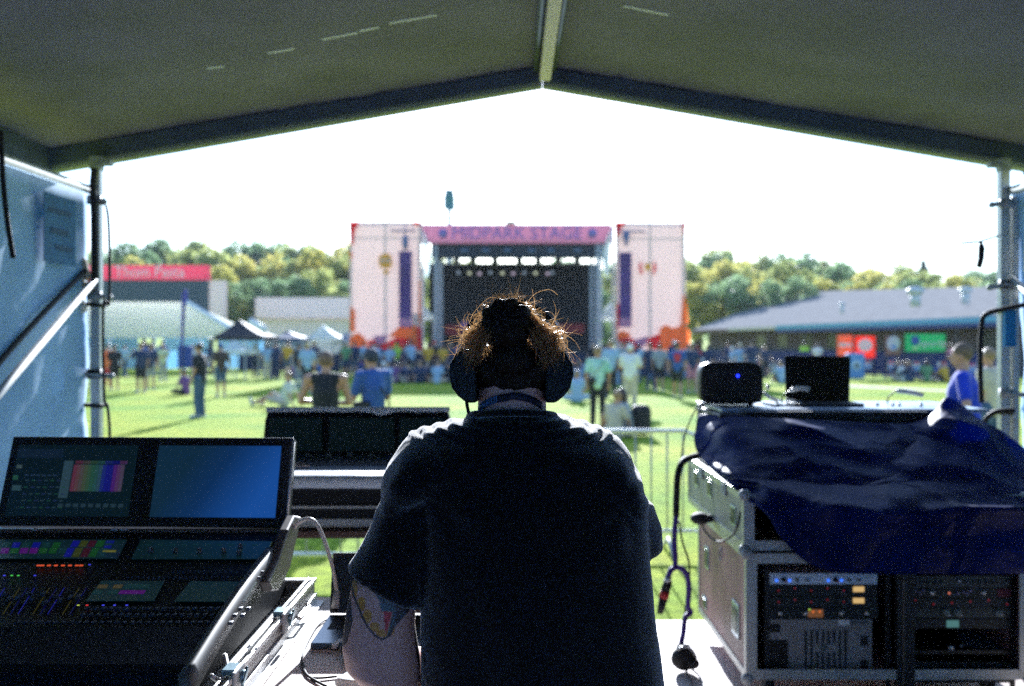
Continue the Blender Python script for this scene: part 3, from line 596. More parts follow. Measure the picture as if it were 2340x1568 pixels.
# ---------------------------------------------------------------- trees
def leafmat(nm, c1, c2):
    m = bpy.data.materials.new(nm); m.use_nodes = True; n = m.node_tree.nodes; l = m.node_tree.links; p = n['Principled BSDF']
    oi = n.new('ShaderNodeTexCoord'); t = n.new('ShaderNodeTexNoise'); t.inputs['Scale'].default_value = .5; t.inputs['Detail'].default_value = 3; l.new(oi.outputs['Object'], t.inputs['Vector'])
    r = n.new('ShaderNodeValToRGB'); r.color_ramp.elements[0].position = .36; r.color_ramp.elements[1].position = .64; r.color_ramp.elements[0].color = (*c1, 1); r.color_ramp.elements[1].color = (*c2, 1)
    l.new(t.outputs['Fac'], r.inputs[0]); l.new(r.outputs[0], p.inputs['Base Color']); p.inputs['Roughness'].default_value = .6
    tr = n.new('ShaderNodeBsdfTranslucent'); mx = n.new('ShaderNodeMixShader'); mx.inputs[0].default_value = .6; l.new(r.outputs[0], tr.inputs[0])
    l.new(p.outputs[0], mx.inputs[1]); l.new(tr.outputs[0], mx.inputs[2]); l.new(mx.outputs[0], n['Material Output'].inputs[0]); return m
LM = {'yellow': leafmat('yellow_foliage', (.36, .37, .09), (.68, .60, .18)), 'olive': leafmat('olive_foliage', (.28, .34, .12), (.52, .53, .18)),
      'dark': leafmat('dark_foliage', (.17, .27, .14), (.32, .43, .21)), 'pine': leafmat('conifer_foliage', (.05, .13, .11), (.08, .17, .14))}
M_bark = mat('bark', (.06, .045, .035), .9, var=.3)
def tree_proto(kind, H, W, conifer=False, seed=0, nl=5200):
    rr = random.Random(seed); g = MB(); cl = []
    if not conifer:
        for i in range(34):
            a = rr.uniform(0, 2 * math.pi); q = rr.random() ** .6; z = H * (.30 + .66 * rr.random()); k = math.sqrt(max(.05, 1 - ((z / H - .58) / .46) ** 2))
            cl.append((Vector((math.cos(a) * W * .5 * q * k, math.sin(a) * W * .5 * q * k, z)), W * rr.uniform(.10, .19)))
    for i in range(nl):
        if conifer:
            z = H * (.08 + .92 * rr.random() ** 1.3); lay = .75 + .25 * math.sin(z * 5); rad = W * .5 * (1 - (z / H) ** 1.6) ** .9 * lay; a = rr.uniform(0, 6.283); q = rr.random() ** .4
            c = Vector((math.cos(a) * rad * q, math.sin(a) * rad * q, z - rad * q * .25)); s = rr.uniform(.22, .42)
        else:
            cc, cr = rr.choice(cl); n_ = Vector((rr.gauss(0, 1), rr.gauss(0, 1), rr.gauss(0, 1))).normalized(); c = cc + n_ * cr * rr.uniform(.55, 1.08); s = rr.uniform(.18, .40)
        u_ = Vector((rr.gauss(0, 1), rr.gauss(0, 1), rr.gauss(0, .6))).normalized(); v_ = u_.cross(Vector((rr.gauss(0, 1), rr.gauss(0, 1), rr.gauss(0, 1)))).normalized()
        g.add([c - u_ * s, c - v_ * s * .55, c + u_ * s, c + v_ * s * .55], [(0, 1, 2, 3)])
    t = MB(); t.tube([(0, 0, -.5), (.1, 0, H * .25), (-.1, .1, H * .55), (0, 0, H * .9)], [W * .035, W * .028, W * .018, .03], 8)
    if not conifer:
        for i in range(7):
            a = rr.uniform(0, 6.283); z = H * rr.uniform(.22, .5); t.tube([(0, 0, z), (math.cos(a) * W * .2, math.sin(a) * W * .2, z + H * .15), (math.cos(a) * W * .34, math.sin(a) * W * .34, z + H * .27)], [W * .014, W * .009, .04], 5)
    return g, t
PROTO = {}
for k, (H, W, cf, s) in enumerate(((15, 11, False, 1), (17, 10, False, 2), (13, 12, False, 3), (17, 9.5, True, 4), (14, 9, False, 5))):
    g, t = tree_proto(k, H, W, cf, s, 6500 if not cf else 5000); PROTO[k] = (g, t, H)
ME = {}
def tree(px, ytop, d, k, col, label, group):
    g, t, H = PROTO[k]; top = V(px, ytop, d); base = max(0, (d - 190) * .03); s = (top.z - base) / H
    r_ = thing('pine_tree' if k == 3 else 'tree', label, 'tree', (top.x, d, base), rnd.uniform(0, 6), group); r_.scale = (s * rnd.uniform(.95, 1.25), s * rnd.uniform(.95, 1.2), s)
    for nm, mb, mt in (('crown', g, LM[col]), ('trunk', t, M_bark)):
        key = (nm, k, col)
        if key not in ME: o = mb.build(nm, mt, r_, nm == 'trunk', local=True); ME[key] = o.data
        else: o = bpy.data.objects.new(nm, ME[key]); C.objects.link(o); o.parent = r_
TL = {'yellow': 'yellow-green autumn tree', 'olive': 'olive green leafy tree', 'dark': 'dark blue-green leafy tree', 'pine': 'dark conifer'}
def row(pts, d, side):
    for i, (px, y, col) in enumerate(pts):
        k = 3 if col == 'pine' else (i * 2 + int(d)) % 3 if i % 3 else 4
        dist = 'front' if d < 130 else 'middle' if d < 165 else 'rear'
        tree(px, y, d + rnd.uniform(-6, 6), k, 'pine' if k == 3 else col, '%s in the %s row of trees on the %s' % (TL[col], dist, side), '%s trees in the wood beyond the field, %s' % (col, side))
row([(170, 580, 'olive'), (300, 572, 'dark'), (400, 552, 'dark'), (450, 560, 'olive'), (540, 556, 'dark'), (590, 558, 'dark'), (660, 570, 'olive'), (730, 560, 'dark'), (790, 562, 'yellow'), (860, 575, 'dark'), (980, 590, 'dark'), (1060, 600, 'olive')], 185, 'left')
row([(210, 588, 'yellow'), (262, 568, 'dark'), (330, 592, 'yellow'), (430, 575, 'olive'), (505, 585, 'olive'), (575, 588, 'yellow'), (640, 600, 'dark'), (700, 582, 'yellow'), (765, 590, 'olive'), (830, 600, 'yellow')], 150, 'left')
row([(240, 640, 'dark'), (350, 650, 'olive'), (480, 620, 'yellow'), (520, 650, 'dark'), (600, 640, 'dark'), (680, 645, 'dark'), (740, 625, 'olive'), (790, 650, 'dark'), (560, 695, 'yellow'), (965, 640, 'olive'), (870, 650, 'dark')], 118, 'left')
row([(1300, 600, 'dark'), (1390, 600, 'dark'), (1600, 588, 'dark'), (1660, 575, 'olive'), (1735, 578, 'olive'), (1800, 585, 'dark'), (1880, 600, 'olive'), (1960, 610, 'dark'), (2040, 612, 'olive'), (2110, 595, 'pine'), (2190, 630, 'olive'), (2255, 622, 'dark'), (2330, 620, 'dark')], 185, 'right')
row([(1385, 630, 'olive'), (1590, 612, 'olive'), (1640, 598, 'yellow'), (1700, 605, 'yellow'), (1770, 612, 'olive'), (1840, 620, 'yellow'), (1905, 612, 'dark'), (1975, 628, 'yellow'), (2050, 625, 'olive'), (2110, 632, 'olive'), (2170, 640, 'yellow'), (2240, 640, 'olive'), (2300, 632, 'dark'), (2370, 640, 'olive')], 150, 'right')
row([(1380, 670, 'dark'), (1600, 650, 'yellow'), (1670, 640, 'dark'), (1740, 645, 'yellow'), (1800, 640, 'dark'), (1870, 650, 'yellow'), (1930, 655, 'dark'), (1990, 648, 'yellow'), (2060, 650, 'dark'), (2140, 655, 'olive'), (2220, 660, 'yellow'), (2310, 660, 'dark')], 118, 'right')

# air: the far side of the field fades in the low sun
hz = MB(); hz.box(-760, 760, -90, 1480, -8, 60); hz_m = bpy.data.materials.new('haze'); hz_m.use_nodes = True; n_ = hz_m.node_tree.nodes; n_.remove(n_['Principled BSDF'])
pv = n_.new('ShaderNodeVolumePrincipled'); pv.inputs['Color'].default_value = (.90, .95, 1, 1); pv.inputs['Density'].default_value = .00025; pv.inputs['Anisotropy'].default_value = 0
hz_m.node_tree.links.new(pv.outputs[0], n_['Material Output'].inputs['Volume']); tag(hz.build('haze', hz_m), 'thin pale summer haze over the field', kind='stuff')
# ---------------------------------------------------------------- people
def hand(g, w, e, fingers, curl=.5):
    """palm and five unequal fingers at wrist w, continuing the line from elbow e"""
    w = Vector(w); e = Vector(e); t = (w - e).normalized(); side = t.cross(Vector((0, 0, 1))); side = side.normalized() if side.length > .1 else Vector((0, 1, 0)); nn = side.cross(t)
    g.cap(w, w + t * .045, .026, .028, 8); g.ell(w + t * .055, .03, .03, .03, 8, 6); g.cap(w + t * .04 - side * .018, w + t * .075 - side * .022, .018, .017, 8); g.cap(w + t * .04 + side * .018, w + t * .075 + side * .022, .018, .017, 8)
    if fingers:
        for k, (o, L) in enumerate(((-.032, .062), (-.011, .074), (.011, .078), (.032, .070))):
            a = w + t * .085 + side * o; b = a + t * L * .5 + nn * -.012 * curl; c = b + t * L * .5 - nn * L * .5 * curl
            g.cap(a, b, .0095, .0085, 6); g.cap(b, c, .0085, .007, 6)
        a = w + t * .03 + side * .03; b = a + t * .03 + side * .025; g.cap(a, b, .012, .010, 6); g.cap(b, b + t * .028, .010, .008, 6)
    else:
        g.cap(w + t * .07 - side * .01, w + t * .15 - nn * .02, .022, .014, 8); g.cap(w + t * .03 + side * .028, w + t * .07 + side * .045, .013, .009, 6)

STAND = dict(pel=(0, 0, .95), che=(0, 0, 1.26), nec=(0, .01, 1.47), hed=(0, .03, 1.62), sL=(-.185, 0, 1.41), sR=(.185, 0, 1.41), eL=(-.25, -.02, 1.14), eR=(.25, -.02, 1.14),
             wL=(-.24, .08, .90), wR=(.24, .08, .90), hL=(-.09, 0, .92), hR=(.09, 0, .92), kL=(-.10, .03, .50), kR=(.10, .03, .50), aL=(-.11, -.01, .09), aR=(.11, -.01, .09), fL=(-.13, .15, .035), fR=(.13, .15, .035))
def pose(**k): p = dict(STAND); p.update(k); return {a: Vector(b) for a, b in p.items()}
POSES = {
 'relax': pose(),
 'phone': pose(eL=(-.24, .06, 1.13), eR=(.24, .06, 1.13), wL=(-.07, .30, 1.18), wR=(.08, .30, 1.18), hed=(0, .06, 1.60)),
 'wide': pose(eL=(-.29, .02, 1.16), eR=(.27, .05, 1.14), wL=(-.14, .26, 1.14), wR=(.10, .28, 1.12), hed=(0, .05, 1.61), sL=(-.20, 0, 1.42), sR=(.20, 0, 1.42)),
 'armsx': pose(eL=(-.26, .07, 1.15), eR=(.26, .07, 1.15), wL=(.04, .22, 1.20), wR=(-.04, .24, 1.15)),
 'hips': pose(eL=(-.36, -.05, 1.16), eR=(.36, -.05, 1.16), wL=(-.19, .02, .98), wR=(.19, .02, .98)),
 'walk': pose(kL=(-.10, .16, .52), aL=(-.10, .28, .10), fL=(-.10, .42, .07), kR=(.10, .0, .50), aR=(.10, -.22, .13), fR=(.10, -.08, .04), wL=(-.26, -.05, .92), wR=(.24, .22, .95)),
 'raise': pose(eL=(-.30, .10, 1.22), wL=(-.20, .20, 1.46), eR=(.25, -.02, 1.14)),
 'onehold': pose(eR=(.27, .02, 1.14), wR=(.16, .28, 1.16)),
 'sit': pose(pel=(0, 0, .12), che=(0, .06, .45), nec=(0, .10, .66), hed=(0, .13, .81), sL=(-.185, .09, .60), sR=(.185, .09, .60), eL=(-.24, .22, .40), eR=(.24, .22, .40), wL=(-.08, .40, .40), wR=(.08, .40, .40), hL=(-.10, .02, .12), hR=(.10, .02, .12), kL=(-.16, .40, .42), kR=(.16, .40, .42), aL=(-.10, .52, .08), aR=(.10, .52, .08), fL=(-.12, .68, .04), fR=(.12, .68, .04)),
 'sitback': pose(pel=(0, 0, .12), che=(0, -.08, .42), nec=(0, -.12, .64), hed=(0, -.10, .80), sL=(-.19, -.12, .58), sR=(.19, -.12, .58), eL=(-.27, -.26, .33), eR=(.27, -.26, .33), wL=(-.28, -.36, .08), wR=(.28, -.36, .08), hL=(-.10, .02, .12), hR=(.10, .02, .12), kL=(-.13, .44, .22), kR=(.15, .40, .36), aL=(-.14, .86, .09), aR=(.13, .68, .09), fL=(-.16, .90, .22), fR=(.14, .84, .10)),
 'sitx': pose(pel=(0, 0, .12), che=(0, .03, .44), nec=(0, .06, .66), hed=(.02, .10, .81), sL=(-.18, .05, .60), sR=(.18, .05, .60), eL=(-.25, .12, .36), eR=(.25, .12, .36), wL=(-.16, .32, .24), wR=(.16, .32, .24), hL=(-.10, .02, .12), hR=(.10, .02, .12), kL=(-.36, .28, .14), kR=(.36, .28, .14), aL=(.04, .40, .08), aR=(-.04, .34, .10), fL=(.16, .36, .07), fR=(-.16, .30, .07)),
}
def build_person_meshes(P, vox, fingers, sleeves='short', legs='long', build=1.0, female=False, hair='short'):
    g = MB(); b = build
    hd = P['hed']; face = Vector((0, 1, 0))
    g.ell(hd + Vector((0, -.008, .02)), .076, .095, .10); g.ell(hd + Vector((0, .03, -.045)), .056, .062, .062); g.cap(hd + Vector((0, .098, .0)), hd + Vector((0, .112, -.022)), .010, .015, 6)
    for s in (-1, 1): g.ell(hd + Vector((s * .077, -.005, -.01)), .012, .022, .032, 8, 6)
    g.cap(P['nec'] - Vector((0, 0, .06)), hd + Vector((0, -.02, -.05)), .062 * b, .054 * b)
    g.cap(P['pel'], P['che'], .135 * b, .15 * b, 14); g.ell(P['che'] + (P['nec'] - P['che']) * .25, .175 * b, .115 * b, .17, 14); g.cap(P['sL'], P['sR'], .062 * b, .062 * b); g.cap(P['hL'], P['hR'], .10 * b, .10 * b)
    for s in 'LR':
        g.cap(P['s' + s], P['e' + s], .052 * b, .040 * b); g.cap(P['e' + s], P['w' + s], .041 * b, .027 * b); hand(g, P['w' + s], P['e' + s], fingers)
        g.cap(P['h' + s], P['k' + s], .088 * b, .058 * b); g.cap(P['k' + s], P['a' + s], .057 * b, .038 * b); m_ = P['k' + s].lerp(P['a' + s], .3); g.ell(m_ + Vector((0, -.015, 0)), .052 * b, .055 * b, .09); g.cap(P['a' + s], P['f' + s], .036, .03)
    body = remesh(g, vox, 3)
    g = MB(); q = 1.09
    g.cap(P['pel'] + Vector((0, 0, -.02)), P['che'], .150 * b, .165 * b, 14); g.ell(P['che'] + (P['nec'] - P['che']) * .25, (.165 if sleeves == 'none' else .19) * b, .13 * b, .18, 14); m_ = .62 if sleeves == 'none' else 1; mid = (P['sL'] + P['sR']) / 2; g.cap(mid.lerp(P['sL'], m_), mid.lerp(P['sR'], m_), .074 * b, .074 * b); g.cap(P['nec'] - Vector((0, 0, .07)), P['nec'] - Vector((0, 0, .035)), .082, .07)
    if sleeves != 'none':
        for s in 'LR':
            g.cap(P['s' + s], P['s' + s].lerp(P['e' + s], .72), .070 * b, .066 * b)
            if sleeves == 'long': g.cap(P['e' + s], P['e' + s].lerp(P['w' + s], .9), .056, .042); g.cap(P['s' + s], P['e' + s], .066, .056)
    shirt = remesh(g, vox, 3)
    g = MB(); g.cap(P['hL'], P['hR'], .118 * b, .118 * b, 12); g.cap(P['pel'], P['pel'].lerp(P['che'], .22), .142 * b, .142 * b, 12)
    for s in 'LR':
        k = .97 if legs == 'long' else .86
        g.cap(P['h' + s], P['h' + s].lerp(P['k' + s], k), .105 * b, .078 * b)
        if legs == 'long': g.cap(P['k' + s], P['a' + s], .075 * b, .062 * b)
    trou = remesh(g, vox, 3)
    g = MB()
    for s in 'LR': g.cap(P['a' + s] - Vector((0, 0, .03)), P['f' + s], .047, .042); g.ell(P['a' + s] + Vector((0, -.03, -.045)), .04, .05, .04)
    shoe = remesh(g, vox, 2)
    g = MB(); g.ell(hd + Vector((0, -.022, .038)), .088, .098, .098)
    if hair == 'long': g.cap(hd + Vector((0, -.06, .0)), hd + Vector((0, -.08, -.20)), .085, .05, 12)
    if hair == 'bun': g.ell(hd + Vector((0, -.10, .09)), .045, .045, .045)
    if hair == 'cap': g.cap(hd + Vector((0, .06, .055)), hd + Vector((0, .16, .045)), .035, .03)
    hr = remesh(g, vox, 3); 
    # cut the hair away from the face
    bm = bmesh.new(); bm.from_mesh(hr); bmesh.ops.delete(bm, geom=[f for f in bm.faces if f.calc_center_median().y > hd.y + .055 and f.calc_center_median().z < hd.z + .05 and hair != 'cap'], context='FACES'); bm.to_mesh(hr); bm.free()
    return dict(body=body, shirt=shirt, trousers=trou, shoes=shoe, hair=hr)
PM = {}
def person(label, loc, face, pz, shirt, trou, hairm=None, height=1.75, sleeves='short', legs='long', build=1.0, hair='short', vox=.02, fingers=False, skin=None, shoes=None, group=None, extra=None):
    """face = compass direction the person looks, degrees from +Y (away from the camera) towards +X"""
    key = (pz, sleeves, legs, build, hair, vox)
    if key not in PM: PM[key] = build_person_meshes(POSES[pz], vox, fingers, sleeves, legs, build, False, hair)
    r_ = thing('person', label, 'person', (loc[0], loc[1], 0), R(-face), group); s = height / 1.75; r_.scale = (s, s, s)
    for nm, m in (('body', skin or M_skin), ('shirt', shirt), ('trousers' if legs == 'long' else 'shorts', trou), ('shoes', shoes or M_shoe), ('hair' if hair != 'cap' else 'cap', hairm or M_hairb)):
        me = PM[key]['trousers' if nm == 'shorts' else 'hair' if nm == 'cap' else nm]
        mk = (key, nm, m.name)
        if mk not in ME: mm = me.copy(); mm.materials.clear(); mm.materials.append(m); ME[mk] = mm
        o = bpy.data.objects.new(nm, ME[mk]); C.objects.link(o); o.parent = r_
    if extra: extra(r_)
    return r_
def at(px, d): v = V(px, 784, d); return (v.x, d)
c_blk = cloth('black', (.012, .013, .018)); c_nav = cloth('navy', (.02, .035, .09)); c_blu = cloth('blue', (.035, .09, .30)); c_roy = cloth('royal', (.01, .03, .42)); c_lbl = cloth('light_blue', (.28, .40, .55))
c_wht = cloth('white', (.68, .68, .66)); c_gry = cloth('grey', (.28, .30, .31)); c_org = cloth('orange', (.75, .14, .02)); c_yel = cloth('yellow', (.55, .33, .03)); c_neo = cloth('neon_yellow', (.38, .65, .05)); c_red = cloth('red', (.42, .03, .04))
c_pnk = cloth('pink', (.5, .2, .25)); c_grn = cloth('green', (.12, .25, .12)); c_bei = cloth('beige', (.5, .43, .33)); c_jea = cloth('jeans', (.05, .09, .16)); c_tan = cloth('sage', (.36, .37, .26)); c_prp = cloth('purple', (.16, .07, .22))
c_tie = mat('tie_dye_cloth', (.22, .48, .33), .9, col2=(.60, .72, .68), vscale=7, sheen=.2); M_pale_skin = mat('pale_skin', (.58, .37, .28), .5)
# named figures, near to far
def tank(r_): pass
person('muscular cropped-haired person in a black tank top and jeans beyond the rear console', at(744, 10.8), -4, 'wide', c_blk, c_jea, mat('cropped_hair', (.16, .10, .075), .8), 1.64, 'none', vox=.011, fingers=True, build=.98)
def bag(r_):
    g = MB(); g.tube(spline([(-.15, .1, 1.42), (0, -.135, 1.28), (.13, -.15, 1.10), (.15, -.10, 1.0)]), .012, 6); o = g.build('bag_strap', M_blackm, r_, True, local=True)
    g = MB(); g.obox((-.20, -.06, 1.02), .20, .12, .16); g.build('shoulder_bag', M_blackm, r_, local=True, bevel=.03)
person('person in blue t-shirt and dark cap with a bag strap across the back', at(853, 11.6), -38, 'phone', c_blu, c_nav, mat('dark_cap', (.03, .035, .05), .8), 1.67, build=.93, vox=.011, fingers=True, hair='cap', extra=bag)
person('person in a royal blue t-shirt looking left beside the right tent post', at(2203, 9.6), -62, 'hips', c_roy, c_jea, mat('short_brown_hair', (.12, .08, .055), .8), 1.72, vox=.011, fingers=True)
person('person in a pale beige top half hidden by the right tent post', at(2262, 13), -30, 'relax', c_bei, c_jea, M_hairl, 1.66)
def sbag(r_):
    g = MB(); g.tube(spline([(.17, -.02, 1.47), (.05, -.165, 1.30), (-.10, -.165, 1.12), (-.14, -.13, 1.03)]), .011, 6); g.build('bag_strap', c_tan, r_, True, local=True)
    g = MB(); g.obox((-.13, -.17, 1.0), .16, .07, .15); g.build('shoulder_bag', M_blackm, r_, local=True, bevel=.025)
person('person in pale green tie-dye shirt and black trousers with a small shoulder bag', at(1366, 20.6), 5, 'relax', c_tie, c_blk, M_hairl, 1.66, build=1.0, vox=.014, fingers=True, shoes=M_shoed, extra=sbag)
person('person in loose white shirt and white cap right of the tie-dye shirt', at(1440, 25), 20, 'armsx', c_wht, c_bei, mat('white_cap', (.7, .7, .68), .8), 1.70, hair='cap', build=1.12)
person('person in a grey-blue t-shirt and dark trousers standing behind the tie-dye shirt', at(1396, 31), 0, 'relax', c_lbl, c_blk, M_hairl, 1.82)
person('person in black shirt and blue jeans standing alone holding a cup', at(457, 22.8), -75, 'onehold', c_blk, c_jea, M_hairb, 1.72, shoes=M_shoe, vox=.014, fingers=True)
person('person in dark brown shirt, shorts and blue cap, right of the cup holder', at(505, 31.5), -30, 'relax', cloth('brown', (.05, .035, .03)), c_jea, mat('blue_cap', (.05, .12, .3), .8), 1.72, hair='cap', legs='short')
person('person in navy shirt and dark shorts raising one hand', at(322, 34), -40, 'raise', c_nav, c_blk, M_hairl, 1.74, legs='short', build=1.1)
person('person in a blue shirt and shorts just right of the raised hand', at(344, 36), -20, 'relax', c_nav, c_gry, M_hairb, 1.72, legs='short')
person('person in a pale yellow-green shirt at the marquee front', at(372, 44), 150, 'phone', cloth('lime_white', (.55, .6, .35)), c_gry, M_hairl, 1.7)
person('person in an orange shirt and shorts beside the left tent post', at(246, 38), -10, 'armsx', c_org, c_red, M_hairb, 1.70, build=1.1)
person('person in a black top and skirt right of the orange shirt', at(262, 36), -30, 'relax', c_blk, c_blk, M_hairb, 1.68, legs='short')
person('person in a cream top left of the left tent post', at(213, 36), 10, 'relax', cloth('cream', (.6, .5, .36)), c_gry, M_hairb, 1.6)
person('person in dark blue clothes at the fence before the black gazebo', at(628, 47), 10, 'relax', c_nav, c_nav, M_hairb, 1.78)
person('person in a light blue t-shirt and black shorts left of the tank top', at(702, 33), -20, 'relax', c_lbl, c_blk, mat('blond_hair', (.4, .3, .14), .7), 1.75, legs='short')
person('person in a dark top left of the light blue t-shirt', at(683, 38), 25, 'armsx', c_blk, c_gry, M_hairb, 1.72)
def printq(r_):
    g = MB(); g.slab([(-.10, -.215, 1.40), (.10, -.215, 1.40), (.09, -.21, 1.18), (0, -.20, 1.12), (-.09, -.21, 1.18)], (0, .012, 0)); g.build('shirt_print', c_red, r_, local=True, bevel=.01)
person('person in blue shirt with a red back print walking away', at(1548, 30.5), 10, 'walk', c_blu, c_blk, M_hairb, 1.76, legs='short', extra=printq)
person('person in a grey t-shirt and black shorts left of the red back print', at(1507, 35), 5, 'relax', c_gry, c_blk, M_hairb, 1.72, legs='short')
person('person in dark navy clothes between the grey shirt and the right tower', at(1581, 34), -8, 'relax', c_nav, c_pnk, M_hairl, 1.72, legs='short')
person('person in a dark navy top left of the grey t-shirt', at(1487, 36), 0, 'relax', c_nav, c_nav, M_hairb, 1.74)
person('person in a pale grey shirt behind the white-capped person', at(1425, 40), -10, 'relax', c_gry, c_blk, M_hairl, 1.76)
person('person in a yellow t-shirt standing at the stage front', at(978, 47), 0, 'relax', c_yel, c_blk, M_hairb, 1.75)
person('person in a neon yellow vest standing at the stage front', at(905, 50), 0, 'relax', c_neo, c_blk, mat('neon_hood', (.38, .65, .05), .8), 1.70, build=1.15)
person('person in an ochre t-shirt right of the yellow t-shirt', at(1012, 48), 0, 'relax', c_yel, c_nav, M_hairb, 1.68)
person('person in a straw sun hat and light blue top above the black monitor speaker', at(1691, 44), 20, 'relax', c_lbl, c_gry, mat('straw_hat', (.6, .52, .38), .8), 1.72, hair='cap')
person('person in a neon yellow vest before the brick building', at(1838, 62), 0, 'relax', c_neo, c_nav, M_hairb, 1.8)
person('person in white beside the neon vest before the brick building', at(1868, 55), 10, 'relax', c_wht, c_nav, M_hairb, 1.75)
person('person in a reddish top by the green banner', at(2175, 47), -10, 'relax', c_pnk, c_nav, M_hairb, 1.72)
person('musician in a purple top standing left on the stage', at(1062, 60), 180, 'phone', c_prp, c_blk, M_hairb, 1.8).location.z = 1.45
person('musician in a pale blue top standing right on the stage', at(1264, 60), 170, 'phone', c_lbl, c_blk, M_hairb, 1.8).location.z = 1.45
person('person in a pale sage shirt sitting on the grass with legs stretched left', at(650, 27.0), -80, 'sitback', cloth('pale_sage', (.58, .58, .48)), c_bei, M_hairl, 1.78, legs='short', vox=.016)
person('person with long hair and dark top sitting on the grass by the backpack', at(1432, 18.3), -60, 'sit', c_gry, c_bei, M_hairb, 1.66, hair='long', legs='short', vox=.016)
person('person in pale clothes sitting cross-legged left of the long-haired person on the grass', at(1403, 18.0), 40, 'sitx', c_bei, c_bei, mat('fair_hair', (.3, .18, .09), .7), 1.6, legs='short', vox=.016)
person('person in light blue shirt sitting just right of the headphones', at(1318, 29), 0, 'sitx', c_lbl, c_lbl, M_hairl, 1.75)
person('person in dark clothes sitting on the grass left of the cup holder', at(425, 33), -60, 'sitx', c_prp, c_blk, M_hairb, 1.6)
bp = thing('backpack', 'black backpack on the grass beside the two sitting people', 'backpack', V(1463, 784 + 1.72 * F / 18.3, 18.3))
g = MB(); c = V(1465, 0, 18.4); g.obox((c.x, 18.4, .30), .36, .30, .56); g.build('bag_body', M_blackm, bp, bevel=.1); g = MB(); g.tube(spline([(c.x - .12, 18.2, .5), (c.x - .14, 18.12, .3), (c.x - .12, 18.2, .1)]), .02, 6); g.build('shoulder_strap', M_blackm, bp, True)
# the seated crowd before the stage
cr = [('blue', c_blu), ('navy', c_nav), ('light blue', c_lbl), ('black', c_blk), ('white', c_wht), ('grey', c_gry), ('pink', c_pnk), ('purple', c_prp), ('green', c_grn), ('red', c_red), ('yellow', c_yel)]
wt = [6, 8, 6, 6, 2, 3, 2, 3, 1, 1, 1]
M_dsk = mat('deep_skin', (.16, .085, .055), .5)
def crowd(n, x0, x1, d0, d1, where, grp, stand=.12, xs=None):
    for i in range(n):
        d = d0 + (d1 - d0) * ((i + rnd.random()) / n); px = rnd.uniform(x0, x1)
        nm, m = rnd.choices(cr, wt)[0]; st = rnd.random() < stand
        pz = rnd.choice(['relax', 'armsx', 'hips']) if st else rnd.choice(['sit', 'sitx', 'sitback', 'sit'])
        tr = rnd.choice([c_blk, c_jea, c_nav, c_bei]); hs_ = rnd.choice(['short', 'short', 'cap', 'long']); hm_ = rnd.choice([c_blk, c_nav, c_bei, c_wht, c_red]) if hs_ == 'cap' else rnd.choice([M_hairb, M_hairb, M_hairl])
        person('%s spectator in a %s top %s' % ('standing' if st else 'seated', nm, where), at(px, d), rnd.gauss(0, 25), pz, m, tr, hm_, rnd.uniform(1.55, 1.88), legs=rnd.choice(['long', 'short']), vox=.028, skin=rnd.choice([M_skin, M_pale_skin, M_dsk]), sleeves=rnd.choice(['short', 'short', 'long']), group='%s spectators in %s tops %s' % ('standing' if st else 'seated', nm, where), hair=hs_)
crowd(44, 862, 1075, 42, 46, 'in the near rows left of the headphones', '', .05)
crowd(44, 862, 1120, 46, 53, 'in the far rows left of the stage centre', '', .35)
crowd(30, 1225, 1480, 41, 46, 'in the near rows right of the headphones', '', .05)
crowd(42, 1225, 1600, 46, 53, 'in the far rows right of the stage centre', '', .35)
crowd(30, 1590, 1795, 42, 56, 'between the right tower and brick building', '', .2)
crowd(10, 2040, 2180, 44, 45.5, 'by the badge fence under the green banner', '', 0)
crowd(20, 560, 860, 46, 55, 'along the navy fence left of the stage', '', .6)
crowd(12, 190, 480, 50, 58, 'in front of the white marquee', '', .85)
# ---------------------------------------------------------------- the sound engineer in the foreground
MX = thing('person', 'sound engineer in loose black shirt with hair bun and tattooed arm', 'person', (0.03, 1.97, 0))
def ering(c, ux, uy, n=28, pw=2.3):     # superellipse ring: centre, half-axis vectors
    c = Vector(c); ux = Vector(ux); uy = Vector(uy); out = []
    for k in range(n):
        a = 2 * math.pi * k / n; ca, sa = math.cos(a), math.sin(a)
        out.append(c + ux * math.copysign(abs(ca) ** (2 / pw), ca) + uy * math.copysign(abs(sa) ** (2 / pw), sa))
    return out
def zring(z, xl, xr, yf, yb, n=36, pw=2.4): return ering(((xl + xr) / 2, (yf + yb) / 2, z), ((xr - xl) / 2, 0, 0), (0, (yf - yb) / 2, 0), n, pw)
# body (one continuous surface)
g = MB()
g.ell((0, 1.988, 1.664), .073, .096, .070, 20, 14); g.ell((0, 2.03, 1.635), .058, .066, .07, 16, 10)
g.cap((0, 2.085, 1.665), (0, 2.103, 1.64), .011, .016); g.ell((0, 2.065, 1.585), .03, .03, .025)
g.rings([ering((0, 1.955, z), (r, 0, 0), (0, r * .92, 0), 24, 2) for z, r in ((1.50, .085), (1.545, .073), (1.58, .068), (1.63, .067), (1.68, .066))])
g.cap((-.15, 1.955, 1.44), (.16, 1.955, 1.44), .055, .055, 14); g.rings([zring(z, a, b, 2.08, 1.86) for z, a, b in ((.95, -.13, .24), (1.2, -.15, .23), (1.4, -.17, .19), (1.5, -.12, .13))])
g.rings([ering((x, y, z), (a, 0, -.012), (0, b, 0), 26, 2.1) for x, y, z, a, b in ((-.195, 1.955, 1.42, .045, .045), (-.212, 1.95, 1.36, .046, .050), (-.224, 1.95, 1.30, .054, .055), (-.250, 1.945, 1.24, .0625, .060), (-.257, 1.945, 1.18, .068, .062), (-.257, 1.955, 1.115, .0765, .070), (-.254, 1.965, 1.07, .074, .072), (-.248, 1.985, 1.035, .055, .062), (-.246, 2.0, 1.015, .03, .04))])
